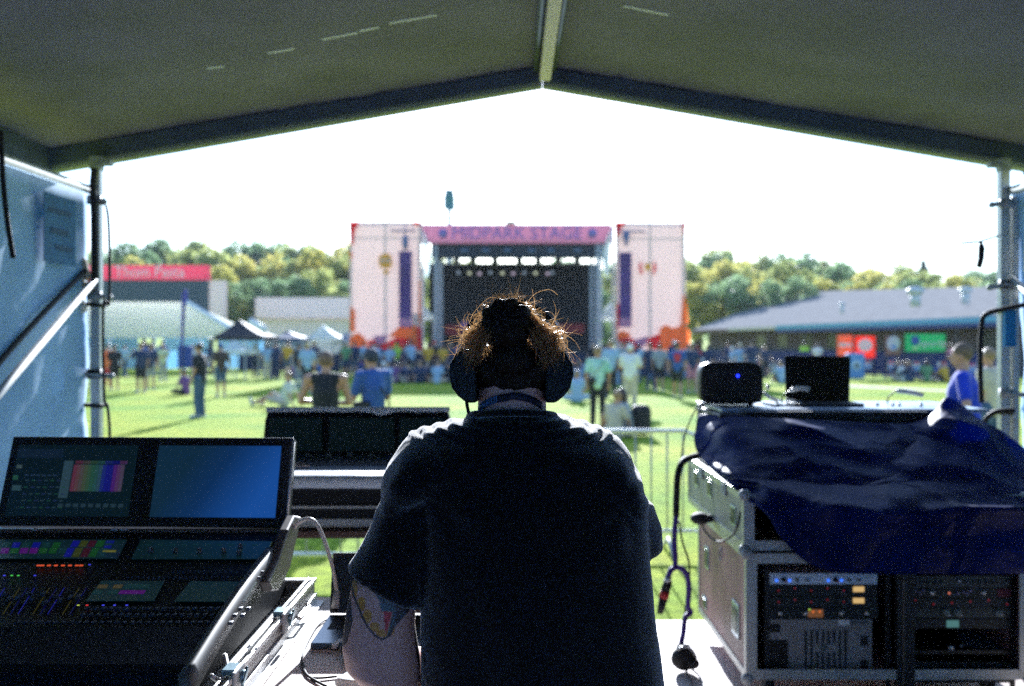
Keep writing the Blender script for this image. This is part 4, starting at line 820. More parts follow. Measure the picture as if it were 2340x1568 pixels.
g.cap((-.245, 1.985, 1.07), (-.13, 2.19, 1.005), .055, .032, 14)
g.cap((.20, 1.98, 1.41), (.235, 2.045, 1.20), .048, .043, 14); g.cap((.245, 2.04, 1.19), (.13, 2.25, 1.06), .045, .03, 14)
hand(g, (-.13, 2.19, 1.005), (-.245, 1.985, 1.07), True, .6); hand(g, (.13, 2.25, 1.06), (.245, 2.04, 1.19), True, .6)
g.cap((-.05, 1.97, .93), (.15, 1.97, .93), .12, .12)
for s, x in ((-1, -.05), (1, .16)):
    g.cap((x, 1.97, .9), (x + s * .03, 2.0, .5), .09, .06); g.cap((x + s * .03, 2.0, .5), (x + s * .04, 1.96, .09), .055, .04); g.cap((x + s * .04, 1.96, .07), (x + s * .06, 2.12, .04), .04, .035)
body = remesh(g, .0055, 5)
bm = bmesh.new(); bm.from_mesh(body); bmesh.ops.subdivide_edges(bm, edges=[e for e in bm.edges if all(v.co.x < -.16 and 1.0 < v.co.z < 1.28 and v.co.y < 1.99 for v in e.verts)], cuts=2, use_grid_fill=True); bm.to_mesh(body); bm.free()
body.polygons.foreach_set('use_smooth', [True] * len(body.polygons))
# skin with a drawn tattoo on the upper arm
tat = body.color_attributes.new('ink', 'FLOAT_COLOR', 'POINT'); nv = len(body.vertices)
def inpoly(x, y, P):
    c = False; j = len(P) - 1
    for i in range(len(P)):
        if (P[i][1] > y) != (P[j][1] > y) and x < (P[j][0] - P[i][0]) * (y - P[i][1]) / (P[j][1] - P[i][1]) + P[i][0]: c = not c
        j = i
    return c
ORG = (.58, .27, .03); DRK = (.018, .03, .045); TEA = (.05, .14, .18); RED = (.52, .02, .04)
arcs = [(803, 1335), (808, 1360), (818, 1385), (828, 1410), (840, 1432), (856, 1452), (874, 1462), (890, 1452), (900, 1432)]
def ink(px, py):
    # dark outline arc with orange lobes inside it
    best = 1e9
    for (x0, y0), (x1, y1) in zip(arcs, arcs[1:]):
        t = max(0, min(1, ((px - x0) * (x1 - x0) + (py - y0) * (y1 - y0)) / ((x1 - x0) ** 2 + (y1 - y0) ** 2))); best = min(best, math.hypot(px - x0 - t * (x1 - x0), py - y0 - t * (y1 - y0)))
    if best < 2.6: return DRK
    if inpoly(px, py, [(876, 1398), (896, 1398), (882, 1452)]): return RED
    if inpoly(px, py, [(866, 1378), (896, 1382), (900, 1398), (872, 1397)]): return TEA
    if inpoly(px, py, [(850, 1322), (955, 1322), (950, 1372), (938, 1392), (884, 1455), (898, 1398), (868, 1376), (853, 1352)]):
        return DRK if (math.sin(px * .9 + py * .35) + math.sin(py * .8) > .2 or px > 905 and noise.noise(Vector((px * .08, py * .05, 0))) > -.1) else TEA
    for (cx, cy, rx, ry) in ((810, 1348, 7, 22), (826, 1380, 9, 17), (840, 1408, 10, 15), (856, 1433, 12, 12), (876, 1447, 16, 9), (895, 1438, 7, 13)):
        if ((px - cx) / rx) ** 2 + ((py - cy) / ry) ** 2 < 1 and not inpoly(px, py, [(860, 1380), (900, 1380), (882, 1452)]): return ORG
    if inpoly(px, py, [(780, 1350), (800, 1345), (806, 1420), (800, 1445), (792, 1470), (782, 1480)]): return DRK
    if inpoly(px, py, [(945, 1428), (962, 1440), (962, 1530), (952, 1500)]): return DRK
    if inpoly(px, py, [(800, 1322), (850, 1322), (848, 1340), (812, 1332)]): return DRK
    return None
cols = np.ones((nv, 4), dtype=np.float32); base = np.array((.70, .40, .33), dtype=np.float32)
for i, v in enumerate(body.vertices):
    c = base * (1 + .10 * noise.noise(v.co * 22) + .05 * noise.noise(v.co * 90)); x, y, z = v.co
    if x < -.15 and .98 < z < 1.30 and y < 1.99:
        k = ink(1170 + x / y * F, 784 + (CAMZ - z) / y * F)
        if k: c = np.array(k) * .95 + c * .10
    if y < 1.97 and 1.585 < z < 1.70:                          # shaved hairline on the nape
        st = max(0, min(1, (z - 1.622 - .012 * abs(math.sin(x * 52)) - .012 * noise.noise(v.co * 40)) / .03)); c = c * (1 - st * .72) + np.array((.02, .014, .01)) * st
    cols[i, :3] = c
tat.data.foreach_set('color', cols.ravel())
m = bpy.data.materials.new('tattooed_skin'); m.use_nodes = True; n_ = m.node_tree.nodes; l_ = m.node_tree.links; p_ = n_['Principled BSDF']
ca = n_.new('ShaderNodeVertexColor'); ca.layer_name = 'ink'; l_.new(ca.outputs[0], p_.inputs['Base Color']); p_.inputs['Roughness'].default_value = .45
bp_ = n_.new('ShaderNodeBump'); tn = n_.new('ShaderNodeTexNoise'); tn.inputs['Scale'].default_value = 240; tc_ = n_.new('ShaderNodeTexCoord'); l_.new(tc_.outputs['Object'], tn.inputs[0]); l_.new(tn.outputs['Fac'], bp_.inputs['Height']); bp_.inputs['Strength'].default_value = .25; bp_.inputs['Distance'].default_value = .001; l_.new(bp_.outputs[0], p_.inputs['Normal'])
for v in body.vertices: v.co -= Vector(MX.location)
meshobj('body', body, m, MX)
# t-shirt
g = MB()
Z = [(.94, -.180, .325, 2.135, 1.855), (1.05, -.176, .306, 2.13, 1.84), (1.19, -.176, .286, 2.12, 1.825), (1.30, -.185, .270, 2.11, 1.82), (1.40, -.205, .258, 2.10, 1.825), (1.455, -.225, .252, 2.09, 1.835), (1.495, -.222, .232, 2.075, 1.845), (1.525, -.188, .196, 2.06, 1.86), (1.552, -.150, .160, 2.04, 1.872), (1.570, -.105, .115, 2.03, 1.880), (1.583, -.082, .086, 2.025, 1.887)]
g.rings([zring(z, a, b, yf, yb, 44, 2.35) for z, a, b, yf, yb in Z])
# left sleeve, flaring to a slanted hem; right sleeve carried forward
g.rings([ering(c, u, w_, 30, 2.2) for c, u, w_ in (((-.150, 1.955, 1.470), (.060, 0, .05), (0, .085, 0)), ((-.196, 1.955, 1.425), (.060, 0, .014), (0, .083, 0)), ((-.206, 1.952, 1.36), (.068, 0, -.008), (0, .084, 0)), ((-.226, 1.95, 1.30), (.074, 0, -.022), (0, .085, 0)), ((-.2475, 1.95, 1.243), (.078, 0, -.036), (0, .088, 0)))])
g.rings([ering(c, u, w_, 30, 2.2) for c, u, w_ in (((.17, 1.965, 1.475), (.06, 0, -.05), (0, .08, 0)), ((.212, 1.985, 1.41), (.066, 0, -.01), (0, .08, 0)), ((.236, 2.02, 1.34), (.068, .0, .01), (0, .078, 0)), ((.246, 2.04, 1.285), (.062, .0, .012), (0, .07, 0)))])
g.rings([ering((x, 1.955 + .03 * max(0, x - .1), zt - .055), (0, .112 * k, .030 * k), (0, -.008, .056 * k), 28, 2.7) for x, zt, k in ((-.252, 1.470, .45), (-.242, 1.487, .75), (-.225, 1.508, .92), (-.206, 1.528, 1), (-.17, 1.540, 1), (-.13, 1.553, 1), (-.08, 1.566, .95), (-.03, 1.574, .85), (.03, 1.574, .85), (.085, 1.566, .95), (.14, 1.553, 1), (.18, 1.538, 1), (.212, 1.518, 1), (.235, 1.495, .9), (.25, 1.475, .72), (.262, 1.450, .45))])
sh = remesh(g, .0065, 5)
sh.calc_loop_triangles()
for v in sh.vertices:
    x, y, z = v.co; nn = v.normal.copy(); a = 0
    a += .007 * noise.noise(Vector((x * 6, y * 6, z * 2.6))) + .0028 * noise.noise(Vector((x * 22 + z * 9, y * 20, z * 9)))
    dl = math.hypot(x + .17, z - 1.43); dr = math.hypot(x - .21, z - 1.42)                                # folds radiating from the armpits
    for dd, th in ((dl, math.atan2(z - 1.43, x + .17)), (dr, math.atan2(z - 1.42, x - .21))): a += .0024 * math.sin(th * 7 + dd * 25 + 3 * noise.noise(Vector((x * 6, 0, z * 6)))) * math.exp(-((dd - .10) / .075) ** 2)
    if z < 1.25: a += .005 * math.sin(x * 34 + z * 6 + 2 * noise.noise(Vector((x * 4, 0, z * 3)))) * min(1, (1.25 - z) * 5)
    if z > 1.53: a += .0022 * math.sin((z - .10 * x * x * 10) * 330 + x * 14)                              # gathered collar
    v.co += nn * a
for v in sh.vertices: v.co -= Vector(MX.location)
M_tee = mat('faded_black_cotton', (.006, .0065, .012), .95, sheen=1.0, var=.12, vscale=18, bump=.5, bscale=420, spec=.2)
shirt = meshobj('t_shirt', sh, M_tee, MX)
g = MB(); g.tube([(.0 + .083 * math.cos(a), 1.955 + .072 * math.sin(a), 1.582 - .012 * math.sin(a) - .006) for a in [2 * math.pi * k / 40 for k in range(41)]], .0075, 10, False); g.build('collar', M_tee, shirt, True, local=True).location = -Vector(MX.location)
# trousers, shoes
g = MB(); g.cap((-.05, 1.97, .93), (.15, 1.97, .93), .135, .135, 14)
for s, x in ((-1, -.05), (1, .16)): g.cap((x, 1.97, .9), (x + s * .03, 2.0, .5), .108, .08, 14); g.cap((x + s * .03, 2.0, .5), (x + s * .04, 1.96, .10), .078, .07, 14)
t_ = remesh(g, .012, 3)
for v in t_.vertices: v.co -= Vector(MX.location)
meshobj('trousers', t_, c_jea, MX)
for s, x in ((-1, -.09), (1, .20)):
    g = MB(); g.cap((x, 1.94, .05), (x + s * .02, 2.16, .045), .052, .048, 12); g.box(x - .05 + s * .01, x + .05 + s * .01, 1.89, 2.2, 0, .03); g.build('shoe', M_shoed, MX, True)
# hair: scalp mass, bun and loose strands
g = MB(); g.ell((0, 1.985, 1.664), .077, .103, .074, 20, 14); g.ell((-.04, 1.95, 1.67), .048, .06, .05); g.ell((.042, 1.95, 1.67), .05, .06, .05); g.cap((0, 1.905, 1.69), (0, 1.915, 1.672), .050, .036, 14); g.cap((0, 1.92, 1.70), (-.004, 1.89, 1.735), .036, .030, 14)
hm = remesh(g, .006, 4)
bm = bmesh.new(); bm.from_mesh(hm); bmesh.ops.delete(bm, geom=[f for f in bm.faces if f.calc_center_median().y > 2.035 and f.calc_center_median().z < 1.755], context='FACES')
bm.to_mesh(hm); bm.free()
for v in hm.vertices:
    v.co += v.normal * (.006 * noise.noise(v.co * 30) + .004 * noise.noise(v.co * 70)); v.co -= Vector(MX.location)
def hairmat(nm, col, tcol):
    m = mat(nm, col, .38, spec=.5, transl=.35, tcol=tcol); return m
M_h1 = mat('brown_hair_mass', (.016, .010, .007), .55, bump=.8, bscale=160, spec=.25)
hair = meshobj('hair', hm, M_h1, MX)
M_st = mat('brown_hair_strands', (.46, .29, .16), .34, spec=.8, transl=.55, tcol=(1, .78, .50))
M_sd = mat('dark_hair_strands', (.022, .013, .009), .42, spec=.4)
BUN = Vector((-.010, 1.872, 1.757))
g = MB(); g.ell(BUN, .049, .042, .047, 20, 14); bnm = remesh(g, .004, 2)
for v in bnm.vertices:
    d_ = v.co - BUN; v.co += v.normal * .0035 * math.sin(math.atan2(d_.z, d_.x) * 9 + d_.length * 60 + d_.y * 90) + v.normal * .003 * noise.noise(v.co * 60); v.co -= Vector(MX.location)
meshobj('bun', bnm, M_h1, hair)
rh = random.Random(3)
def strandset(nm, n, m, fn, r):
    g = MB()
    for i in range(n):
        p = fn(i); k = len(p); g.tube(p, [r * (1 - .65 * j / (k - 1)) for j in range(k)], 3, False)
    return g.build(nm, m, hair, True)
HC = Vector((0, 1.978, 1.682))
def onhead(th, ph, ex=0):            # th around the view axis from up, ph from the back pole outward
    e = Vector((.086 * math.sin(ph) * math.sin(th), -.110 * math.cos(ph), .088 * math.sin(ph) * math.cos(th))); return HC + e * (1 + ex)
def combed(i):                       # swept from the sides of the head back to the bun
    s = rh.choice((-1, 1)); th = s * rh.uniform(.15, 2.0); ph0 = rh.uniform(1.0, 1.5); pts = []; lift = abs(rh.gauss(.05, .12))
    for j in range(9):
        t = j / 8; q = onhead(th, ph0, .02 + lift * math.sin(math.pi * min(1, t * 1.1)) + .03 * t); pts.append(q.lerp(BUN + Vector((s * .038 * abs(math.sin(th)), .01, .035 * math.cos(th))), t ** 1.3) + Vector((rh.gauss(0, .0012), -.018 * math.sin(math.pi * t), rh.gauss(0, .0012))))
    return pts
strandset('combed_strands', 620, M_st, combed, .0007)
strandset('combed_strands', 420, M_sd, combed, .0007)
def frizz(i):                        # loose curls over the ears
    s = rh.choice((-1, 1)); xr = rh.uniform(.035, .088); c = Vector((s * xr, 1.90 + rh.uniform(-.02, .07), 1.742 - (xr - .03) * .42 + rh.gauss(0, .012))); p = c; dr = Vector((s * rh.uniform(.1, 1), rh.uniform(-.6, .2), rh.uniform(-.9, .7))).normalized(); pts = [p]; ax = Vector((rh.gauss(0, .4), 1, rh.gauss(0, .4))).normalized(); cv = rh.gauss(0, .42)
    for j in range(rh.randint(8, 14)):
        dr = (Matrix.Rotation(cv, 3, ax) @ dr + Vector((s * .04, 0, -.02))).normalized(); p = p + dr * .0052; pts.append(p)
    return pts
locks = []
for q in range(26):
    s_ = -1 if q % 2 else 1; e1 = rh.uniform(.054, .084); z1 = 1.712 + rh.gauss(0, .010); yb_ = 1.872 + rh.uniform(-.012, .035); cu = rh.uniform(-.02, .012)
    locks.append([Vector((s_ * .030, 1.885, 1.762 + rh.gauss(0, .01))), Vector((s_ * (.03 + (e1 - .03) * .6), yb_ - .010, 1.744 - .014 * rh.random())), Vector((s_ * e1, yb_, z1 + .012)), Vector((s_ * (e1 + cu * .3), yb_ + .004, z1 - .008)), Vector((s_ * (e1 + cu), yb_ - .004, z1 - .014 - .012 * rh.random()))])
def lock(i):
    b_ = locks[i % len(locks)]; o_ = Vector((rh.gauss(0, .0062), rh.gauss(0, .008), rh.gauss(0, .0062))); fr = rh.uniform(.5, 1)
    return [p + o_ * (1 + .9 * k / 20) + Vector((.0012 * math.sin(k * .9 + i), 0, .0012 * math.cos(k * .8 + i * 2))) for k, p in enumerate(spline(b_, 4)[:int(9 + 8 * fr)])]
strandset('hair_locks', 560, M_st, lock, .0008)
strandset('loose_curls', 170, M_st, frizz, .0006)
def fly(i):                          # fly-aways round the crown
    th = rh.gauss(0, .75); p = onhead(th, 1.35 + rh.uniform(-.3, .2), .03); p = p if rh.random() < .6 else BUN + Vector((.045 * math.sin(th), .02, .045 * math.cos(th))); dr = Vector((math.sin(th) + rh.gauss(0, .5), rh.gauss(0, .3), abs(math.cos(th)) + rh.uniform(-.3, .5))).normalized(); ax = Vector((rh.gauss(0, .3), 1, 0)).normalized(); cv = rh.gauss(0, .20); pts = [p]; L = rh.uniform(.0018, .0038)
    for j in range(11): dr = (Matrix.Rotation(cv, 3, ax) @ dr).normalized(); p = p + dr * L; pts.append(p)
    return pts
strandset('flyaway_strands', 190, M_st, fly, .00048)
def nape(i):
    a = rh.uniform(-.95, .95); x = a * .075; p = Vector((x, 1.885 + .03 * abs(a), 1.672 + rh.uniform(-.012, .02))); dr = Vector((-a * .25 + rh.gauss(0, .15), -.2, -1)).normalized(); pts = [p]
    for j in range(7): dr = (dr + Vector((rh.gauss(0, .08), .10, 0))).normalized(); p = p + dr * rh.uniform(.0025, .0052); pts.append(p)
    return pts
strandset('nape_strands', 420, M_sd, nape, .0006)
g = MB()
for pts in ([V(1176, 690, 1.93), V(1184, 664, 1.94), V(1190, 632, 1.95), V(1191, 622, 1.95)], [V(1172, 695, 1.93), V(1167, 660, 1.94), V(1160, 634, 1.95)], [V(1200, 700, 1.95), V(1222, 672, 1.95), V(1255, 662, 1.95), V(1274, 674, 1.95)], [V(1150, 690, 1.95), V(1120, 680, 1.95), V(1085, 712, 1.95), V(1072, 740, 1.95)], [V(1210, 720, 1.94), V(1222, 700, 1.94), V(1216, 660, 1.94)]):
    g.tube(spline(pts, 5), .00045, 3, False)
g.build('long_flyaways', M_st, hair, True)
# headphones
HP = thing('headphones', 'large black over-ear headphones worn by the sound engineer', 'headphones', (0, 1.99, 1.66))
HP.location = (0, 1.99, 1.66)
M_hp = mat('headphone_shell', (.007, .007, .009), .42, spec=.35)
for s in (-1, 1):
    ol = [(1046, 806), (1031, 831), (1029, 852), (1036, 884), (1050, 902), (1068, 917), (1092, 917), (1092, 802), (1062, 798)]
    pts = [V(x if s < 0 else 2336 - x, y, 1.95) for x, y in ol]; g = MB()
    for y0, y1, k in ((1.895, 2.05, 1),): g.slab([Vector((p.x, y0, p.z)) for p in pts], (0, y1 - y0, 0))
    cp = g.build('ear_cup', M_hp, HP, bevel=.005, seg=3)
    g = MB(); xx = -.078 * s * -1 - (.0 if s < 0 else 0); xc = s * .077
    g.cyl((xc, 1.985, 1.655), (s * .064, 1.985, 1.655), .052, n=28); g.build('ear_pad', mat('ear_pad', (.01, .01, .01), .6), cp, True, bevel=.006)
    g = MB(); g.cyl((s * .106, 1.985, 1.70), (s * .092, 1.99, 1.735), .006); g.build('yoke', M_alu, cp, True)
g = MB(); rg = []
for k in range(25):
    a = math.pi * k / 24; c = Vector((-.098 * math.cos(a), 2.02, 1.70 + .098 * math.sin(a))); o_ = Vector((-math.cos(a), 0, math.sin(a))); rg.append([c + Vector((0, -.014, 0)), c + Vector((0, .018, 0)), c + Vector((0, .018, 0)) + o_ * .008, c + Vector((0, -.014, 0)) + o_ * .008])
g.rings(rg); g.build('headband', M_hp, HP, True)
cable('headphone_cable', [V(1066, 914, 1.95), V(1068, 930, 1.94), V(1072, 948, 1.945), V(1078, 975, 2.10)], .0034, M_blackm, None, parent=HP)
# lanyard
LY = thing('lanyard', 'dark navy lanyard with a pale printed tag round the neck of the sound engineer', 'lanyard', (0, 1.95, 1.6))
nk = []
for k in range(33):
    t = -1 + 2 * k / 32; a = math.pi * .5 * t * 1.08
    px = 1168 + 76 * math.sin(a); py = 905 + 36 * (1 - math.cos(a)) ** .9 * 1.0 + (3 if t < 0 else 0); nk.append((px, py, a))
def lyp(px, py, a, o=0): d = 1.955 - .0705 * math.cos(a) * .93 - .004 - o; return V(px, py, d)
g = MB(); rg = []
for px, py, a in nk: rg.append([lyp(px, py - 8.5, a), lyp(px, py + 8.5, a), lyp(px, py + 8.5, a, .002), lyp(px, py - 8.5, a, .002)])
g.rings(rg); band = g.build('neck_band', mat('lanyard_navy', (.006, .010, .035), .6), LY, True)
M_lp = mat('lanyard_print', (.10, .24, .50), .6)
g = MB()
def strip_ly(f0, f1, y0, y1):
    rg = []
    for j in range(8):
        t = f0 + (f1 - f0) * j / 7; k = t * 32; i = int(min(31, k)); fr = k - i; px, py, a = [nk[i][q] + (nk[i + 1][q] - nk[i][q]) * fr for q in range(3)]
        rg.append([lyp(px, py + y0, a, .002), lyp(px, py + y1, a, .002), lyp(px, py + y1, a, .0026), lyp(px, py + y0, a, .0026)])
    g.rings(rg)
strip_ly(.12, .37, -7, -5.6); strip_ly(.12, .37, 5.6, 7); strip_ly(.362, .37, -7, 7)
for k, (segs) in enumerate(((0, 1, 2), (0, 3, 1), (0, 1, 4), (0, 3, 2), (0, 2, 4), (0, 3, 4), (0, 1, 2))):
    f = .345 - k * .030
    for q in segs:
        if q == 0: strip_ly(f - .004, f + .004, -4, 4)
        elif q == 1: strip_ly(f - .018, f, -4, -2.6)
        elif q == 2: strip_ly(f - .018, f, 2.6, 4)
        elif q == 3: strip_ly(f - .018, f, -.7, .7)
        else: strip_ly(f - .020, f - .014, -4, 4)
g.build('printed_words', M_lp, band)
# ---------------------------------------------------------------- work table and left mixing console
def led(nm, col, s): return mat(nm, tuple(c * .3 for c in col), .4, emit=col, estr=s)
TB = thing('work_table', 'pale plywood work table in front of the sound engineer', 'table', (-.6, 2.4, 0))
TZ = .968
g = MB(); g.slab([(-1.75, 1.72, TZ - .025), (.33, 2.02, TZ - .025), (.33, 2.70, TZ - .025), (-.40, 2.94, TZ - .025), (-1.75, 3.02, TZ - .025)], (0, 0, .025)); g.build('table_top', M_ply, TB, bevel=.003)
for x, y in ((-1.6, 1.82), (.27, 2.08), (.27, 2.60), (-1.6, 2.9), (-.6, 2.85)):
    g = MB(); g.cyl((x, y, 0), (x, y, TZ - .025), .02); g.build('leg', M_blackm, TB, True)
def surf(px, py, lift=0):            # the slanted control surface of the console
    k = (py - 784) / F; d = .9474 / (k + .1512); p = V(px, py, d); return p + Vector((0, -.15 * lift, lift))
CN = thing('mixing_console', 'large black mixing console with two angled screens at lower left', 'mixing console', (-1.1, 2.3, 0))
M_cons = mat('console_black', (.007, .009, .014), .5, spec=.3, var=.15, bump=.2, bscale=300)
M_pad = mat('console_armrest', (.006, .010, .020), .75, spec=.2, bump=.5, bscale=500, var=.15)
x0, x1 = -1.62, -.648
def zs(y): return 1.069 + .1512 * (y - 1.96)
g = MB(); g.slab([(x0, 1.95, 1.00), (x0, 1.955, zs(1.955) - .004), (x0, 2.82, zs(2.82) - .004), (x0, 2.86, 1.0)], (x1 - x0, 0, 0)); body_ = g.build('console_body', M_cons, CN, bevel=.004)
ya = surf(0, 1441).y
g = MB(); g.slab([(x0, 1.945, 1.02), (x0, 1.945, zs(1.95) + .006), (x0, 1.97, zs(1.97) + .014), (x0, ya - .01, zs(ya) + .012), (x0, ya, zs(ya) + .004)], (x1 - x0 + .004, 0, 0)); g.build('armrest', M_pad, CN, bevel=.006, seg=3)
def quad_on(pts, lift, g, th=.0015): g.slab([surf(x, y, lift) for x, y in pts], (0, -.15 * th, th)); return g
# panels let into the surface
def para(xa, ya_, xb, yb, skew): # a leaning rectangle as it looks in the photograph
    return [(xa, ya_), (xb, ya_), (xb - skew, yb), (xa - skew, yb)]
M_ts = mat('touch_dark', (.012, .03, .038), .25, emit=(.02, .075, .09), estr=.04)
def touchscreen(pts, items):
    g = MB(); quad_on(pts, .002, g); t = g.build('touchscreen', M_ts, CN)
    gs = {}
    for p, c in items: gs.setdefault(c, []).append(p)
    for c, ps in gs.items():
        for p in ps: g = MB(); quad_on(p, .0038, g, .0006); g.build('screen_graphic', led('glow_%s' % c, GC[c][0], GC[c][1] * .2), t)
GC = {'violet': ((.32, .02, .5), .22), 'green': ((.04, .26, .05), .2), 'blue': ((.02, .02, .55), .3), 'olive': ((.22, .26, .04), .16), 'maroon': ((.22, .02, .07), .16), 'yellow': ((.5, .45, .06), .3), 'teal': ((.04, .17, .17), .16), 'amber': ((.3, .22, .08), .2), 'white': ((.4, .5, .5), .3)}
it = []
for i in range(-1, 7): it.append((para(4 + i * 22, 1256, 22 + i * 22, 1268, 4), ['amber', 'violet', 'green', 'violet', 'violet', 'green', 'green', 'teal'][i + 1]))
for i in range(6): it.append((para(8 + i * 23, 1243, 25 + i * 23, 1255, 5), ['teal', 'blue', 'teal', 'blue', 'teal', 'green'][i]))
for i, c in enumerate(('blue', 'olive', 'maroon', 'green', 'teal')): it.append((para(168 + i * 19, 1239, 184 + i * 19, 1253, 8), c)); it.append((para(155 + i * 19, 1256, 171 + i * 19, 1276, 10), ['blue', 'olive', 'maroon', 'green', 'teal'][i]))
it.append((para(236, 1261, 266, 1265, 2), 'yellow')); it.append((para(244, 1239, 262, 1245, 3), 'blue')); it.append((para(240, 1250, 256, 1256, 3), 'blue'))
touchscreen([(-20, 1236), (290, 1236), (270, 1279), (-40, 1279)], it)
touchscreen([(322, 1236), (622, 1240), (604, 1280), (300, 1280)], [(para(334 + i * 27, 1247, 346 + i * 27, 1249, 1), 'teal') for i in range(10)])
touchscreen([(232, 1330), (376, 1331), (352, 1376), (196, 1376)], [(para(226, 1340, 248, 1348, 5), 'amber'), (para(262, 1340, 282, 1348, 5), 'amber'), (para(288, 1339, 344, 1348, 6), 'teal'), (para(214, 1353, 236, 1361, 5), 'teal'), (para(250, 1353, 272, 1361, 5), 'teal'), (para(276, 1353, 334, 1361, 6), 'violet')])
touchscreen([(436, 1331), (588, 1333), (560, 1378), (398, 1377)], [])
# rotary knobs, keys, faders, indicator lights
M_kn = mat('knob_grey', (.10, .12, .13), .4, var=.1); M_key = mat('key_blue_grey', (.045, .06, .095), .5); M_cap = mat('fader_cap', (.09, .10, .12), .4)
for px, py, r in ((345, 1266, .008), (401, 1266, .008), (456, 1267, .008), (511, 1267, .008), (549, 1256, .007), (546, 1271, .007), (271, 1277, .004)):
    c = surf(px, py, .002); g = MB(); g.cyl(c, c + Vector((0, -.002, .014)), r, r * .8, 16); k_ = g.build('knob', M_kn, CN, True)
    q = MB(); q.box(c.x - .0008, c.x + .0008, c.y - r * .7, c.y, c.z + .014, c.z + .0155); q.build('knob_mark', M_white, k_)
for px in (88, 97, 112, 128, 144, 160, 176, 186):
    c = surf(px, 1295, .003); g = MB(); g.obox(c, .008, .005, .003); g.build('red_indicator', led('led_red', (1, .12, .03), .18), CN)
for px, py, c_ in ((10, 1318, 'bl'), (27, 1318, 'gr'), (42, 1318, 'gr'), (80, 1318, 'bl'), (179, 1386, 'ye'), (199, 1386, 're'), (236, 1386, 'bl'), (262, 1386, 'bl'), (290, 1386, 'bl'), (205, 1293, 'bl')):
    c = surf(px, py, .003); g = MB(); g.obox(c, .005, .003, .002); g.build('indicator', led('led_' + c_, {'bl': (.1, .1, 1), 'gr': (.15, .9, .1), 'ye': (.7, .8, .1), 're': (1, .05, .05)}[c_], .2), CN)
for row_, (yy, skew) in enumerate(((1309, 14), (1322, 12))):
    for i in range(26):
        if row_ == 0 and i < 8: continue
        c = surf(300 + i * 12 - row_ * 8, yy, .002); g = MB(); g.obox(c, .006, .006, .006); g.build('small_key', M_key, CN)
for b_, (ya_, yb_, xa, xb, sk) in enumerate(((1388, 1400, 200, 585, 18), (1404, 1414, 190, 572, 14), (1420, 1433, 40, 545, 16))):
    n_ = int((xb - xa) / 17)
    for i in range(n_):
        px = xa + (xb - xa) * i / n_; c = surf(px, (ya_ + yb_) / 2, .003); g = MB(); g.obox(c, .0095, .014, .007); g.build('key', M_key, CN, bevel=.0015)
for i in range(12):
    pa = surf(10 + i * 17, 1345, .001); pb = surf(-28 + i * 17, 1405, .001); g = MB(); g.slab([pa, pa + Vector((.002, 0, 0)), pb + Vector((.002, 0, 0)), pb], (0, 0, .001)); sl = g.build('fader_slot', mat('slot_%d' % (i % 4), (.003, .003, .004), .6, emit=[(.03, .03, .6), (.02, .02, .02), (.3, .25, .03), (.02, .02, .35)][i % 4], estr=[.07, 0, .03, .04][i % 4]), CN)
    c = pa.lerp(pb, .25 + .5 * rnd.random()); g = MB(); g.obox(c + Vector((0, 0, .008)), .009, .018, .012); g.build('fader_cap', M_cap, sl, bevel=.003)
# screen housing
pTL, pTR, pBR, pBL = V(30, 997, 2.9), V(672, 1000, 2.9), V(655, 1205, 2.8), V(-12, 1200, 2.8)
nrm_ = ((pTR - pTL).cross(pBL - pTL)).normalized(); nrm_ = nrm_ if nrm_.y < 0 else -nrm_
g = MB(); g.slab([pTL, pTR, pBR, pBL], -nrm_ * .045); hs = g.build('screen_housing', mat('housing_black', (.010, .012, .018), .35, var=.1), CN, bevel=.004)
def onp(u, v, off=0): return pTL.lerp(pTR, u).lerp(pBL.lerp(pBR, u), v) + nrm_ * off
def display(u0, u1, v0, v1, m, nm='display'):
    g = MB(); g.slab([onp(u0, v0, .0005), onp(u1, v0, .0005), onp(u1, v1, .0005), onp(u0, v1, .0005)], nrm_ * .001); return g.build(nm, m, hs)
def screen_mat(nm, blue):
    m = bpy.data.materials.new(nm); m.use_nodes = True; n = m.node_tree.nodes; l = m.node_tree.links; p = n['Principled BSDF']
    p.inputs['Base Color'].default_value = (.004, .008, .014, 1); p.inputs['Roughness'].default_value = .22
    tc = n.new('ShaderNodeTexCoord'); sp = n.new('ShaderNodeSeparateXYZ'); l.new(tc.outputs['Generated'], sp.inputs[0])
    r = n.new('ShaderNodeValToRGB'); l.new(sp.outputs[0], r.inputs[0]); e = r.color_ramp.elements
    if blue: # side wall's blue reflection painted as emission, brighter to the right
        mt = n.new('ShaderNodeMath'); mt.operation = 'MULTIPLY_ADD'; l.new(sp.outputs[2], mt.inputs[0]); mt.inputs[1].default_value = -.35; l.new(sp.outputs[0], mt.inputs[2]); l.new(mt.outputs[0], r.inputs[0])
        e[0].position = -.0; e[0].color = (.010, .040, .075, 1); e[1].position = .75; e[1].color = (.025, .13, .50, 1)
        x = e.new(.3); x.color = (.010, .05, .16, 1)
    else: e[0].color = (.008, .032, .052, 1); e[1].color = (.010, .042, .060, 1)
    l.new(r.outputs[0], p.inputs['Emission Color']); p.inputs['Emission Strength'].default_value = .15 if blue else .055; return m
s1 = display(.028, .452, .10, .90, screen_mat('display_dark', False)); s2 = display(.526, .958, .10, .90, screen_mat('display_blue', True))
def patch(u0, u1, v0, v1, col, st, nm='colour_band'):
    g = MB(); g.slab([onp(u0, v0, .0016), onp(u1, v0, .0016), onp(u1, v1, .0016), onp(u0, v1, .0016)], nrm_ * .0003); g.build(nm, led('band_%d' % int(u0 * 1000 + v0 * 17), col, st), s1)
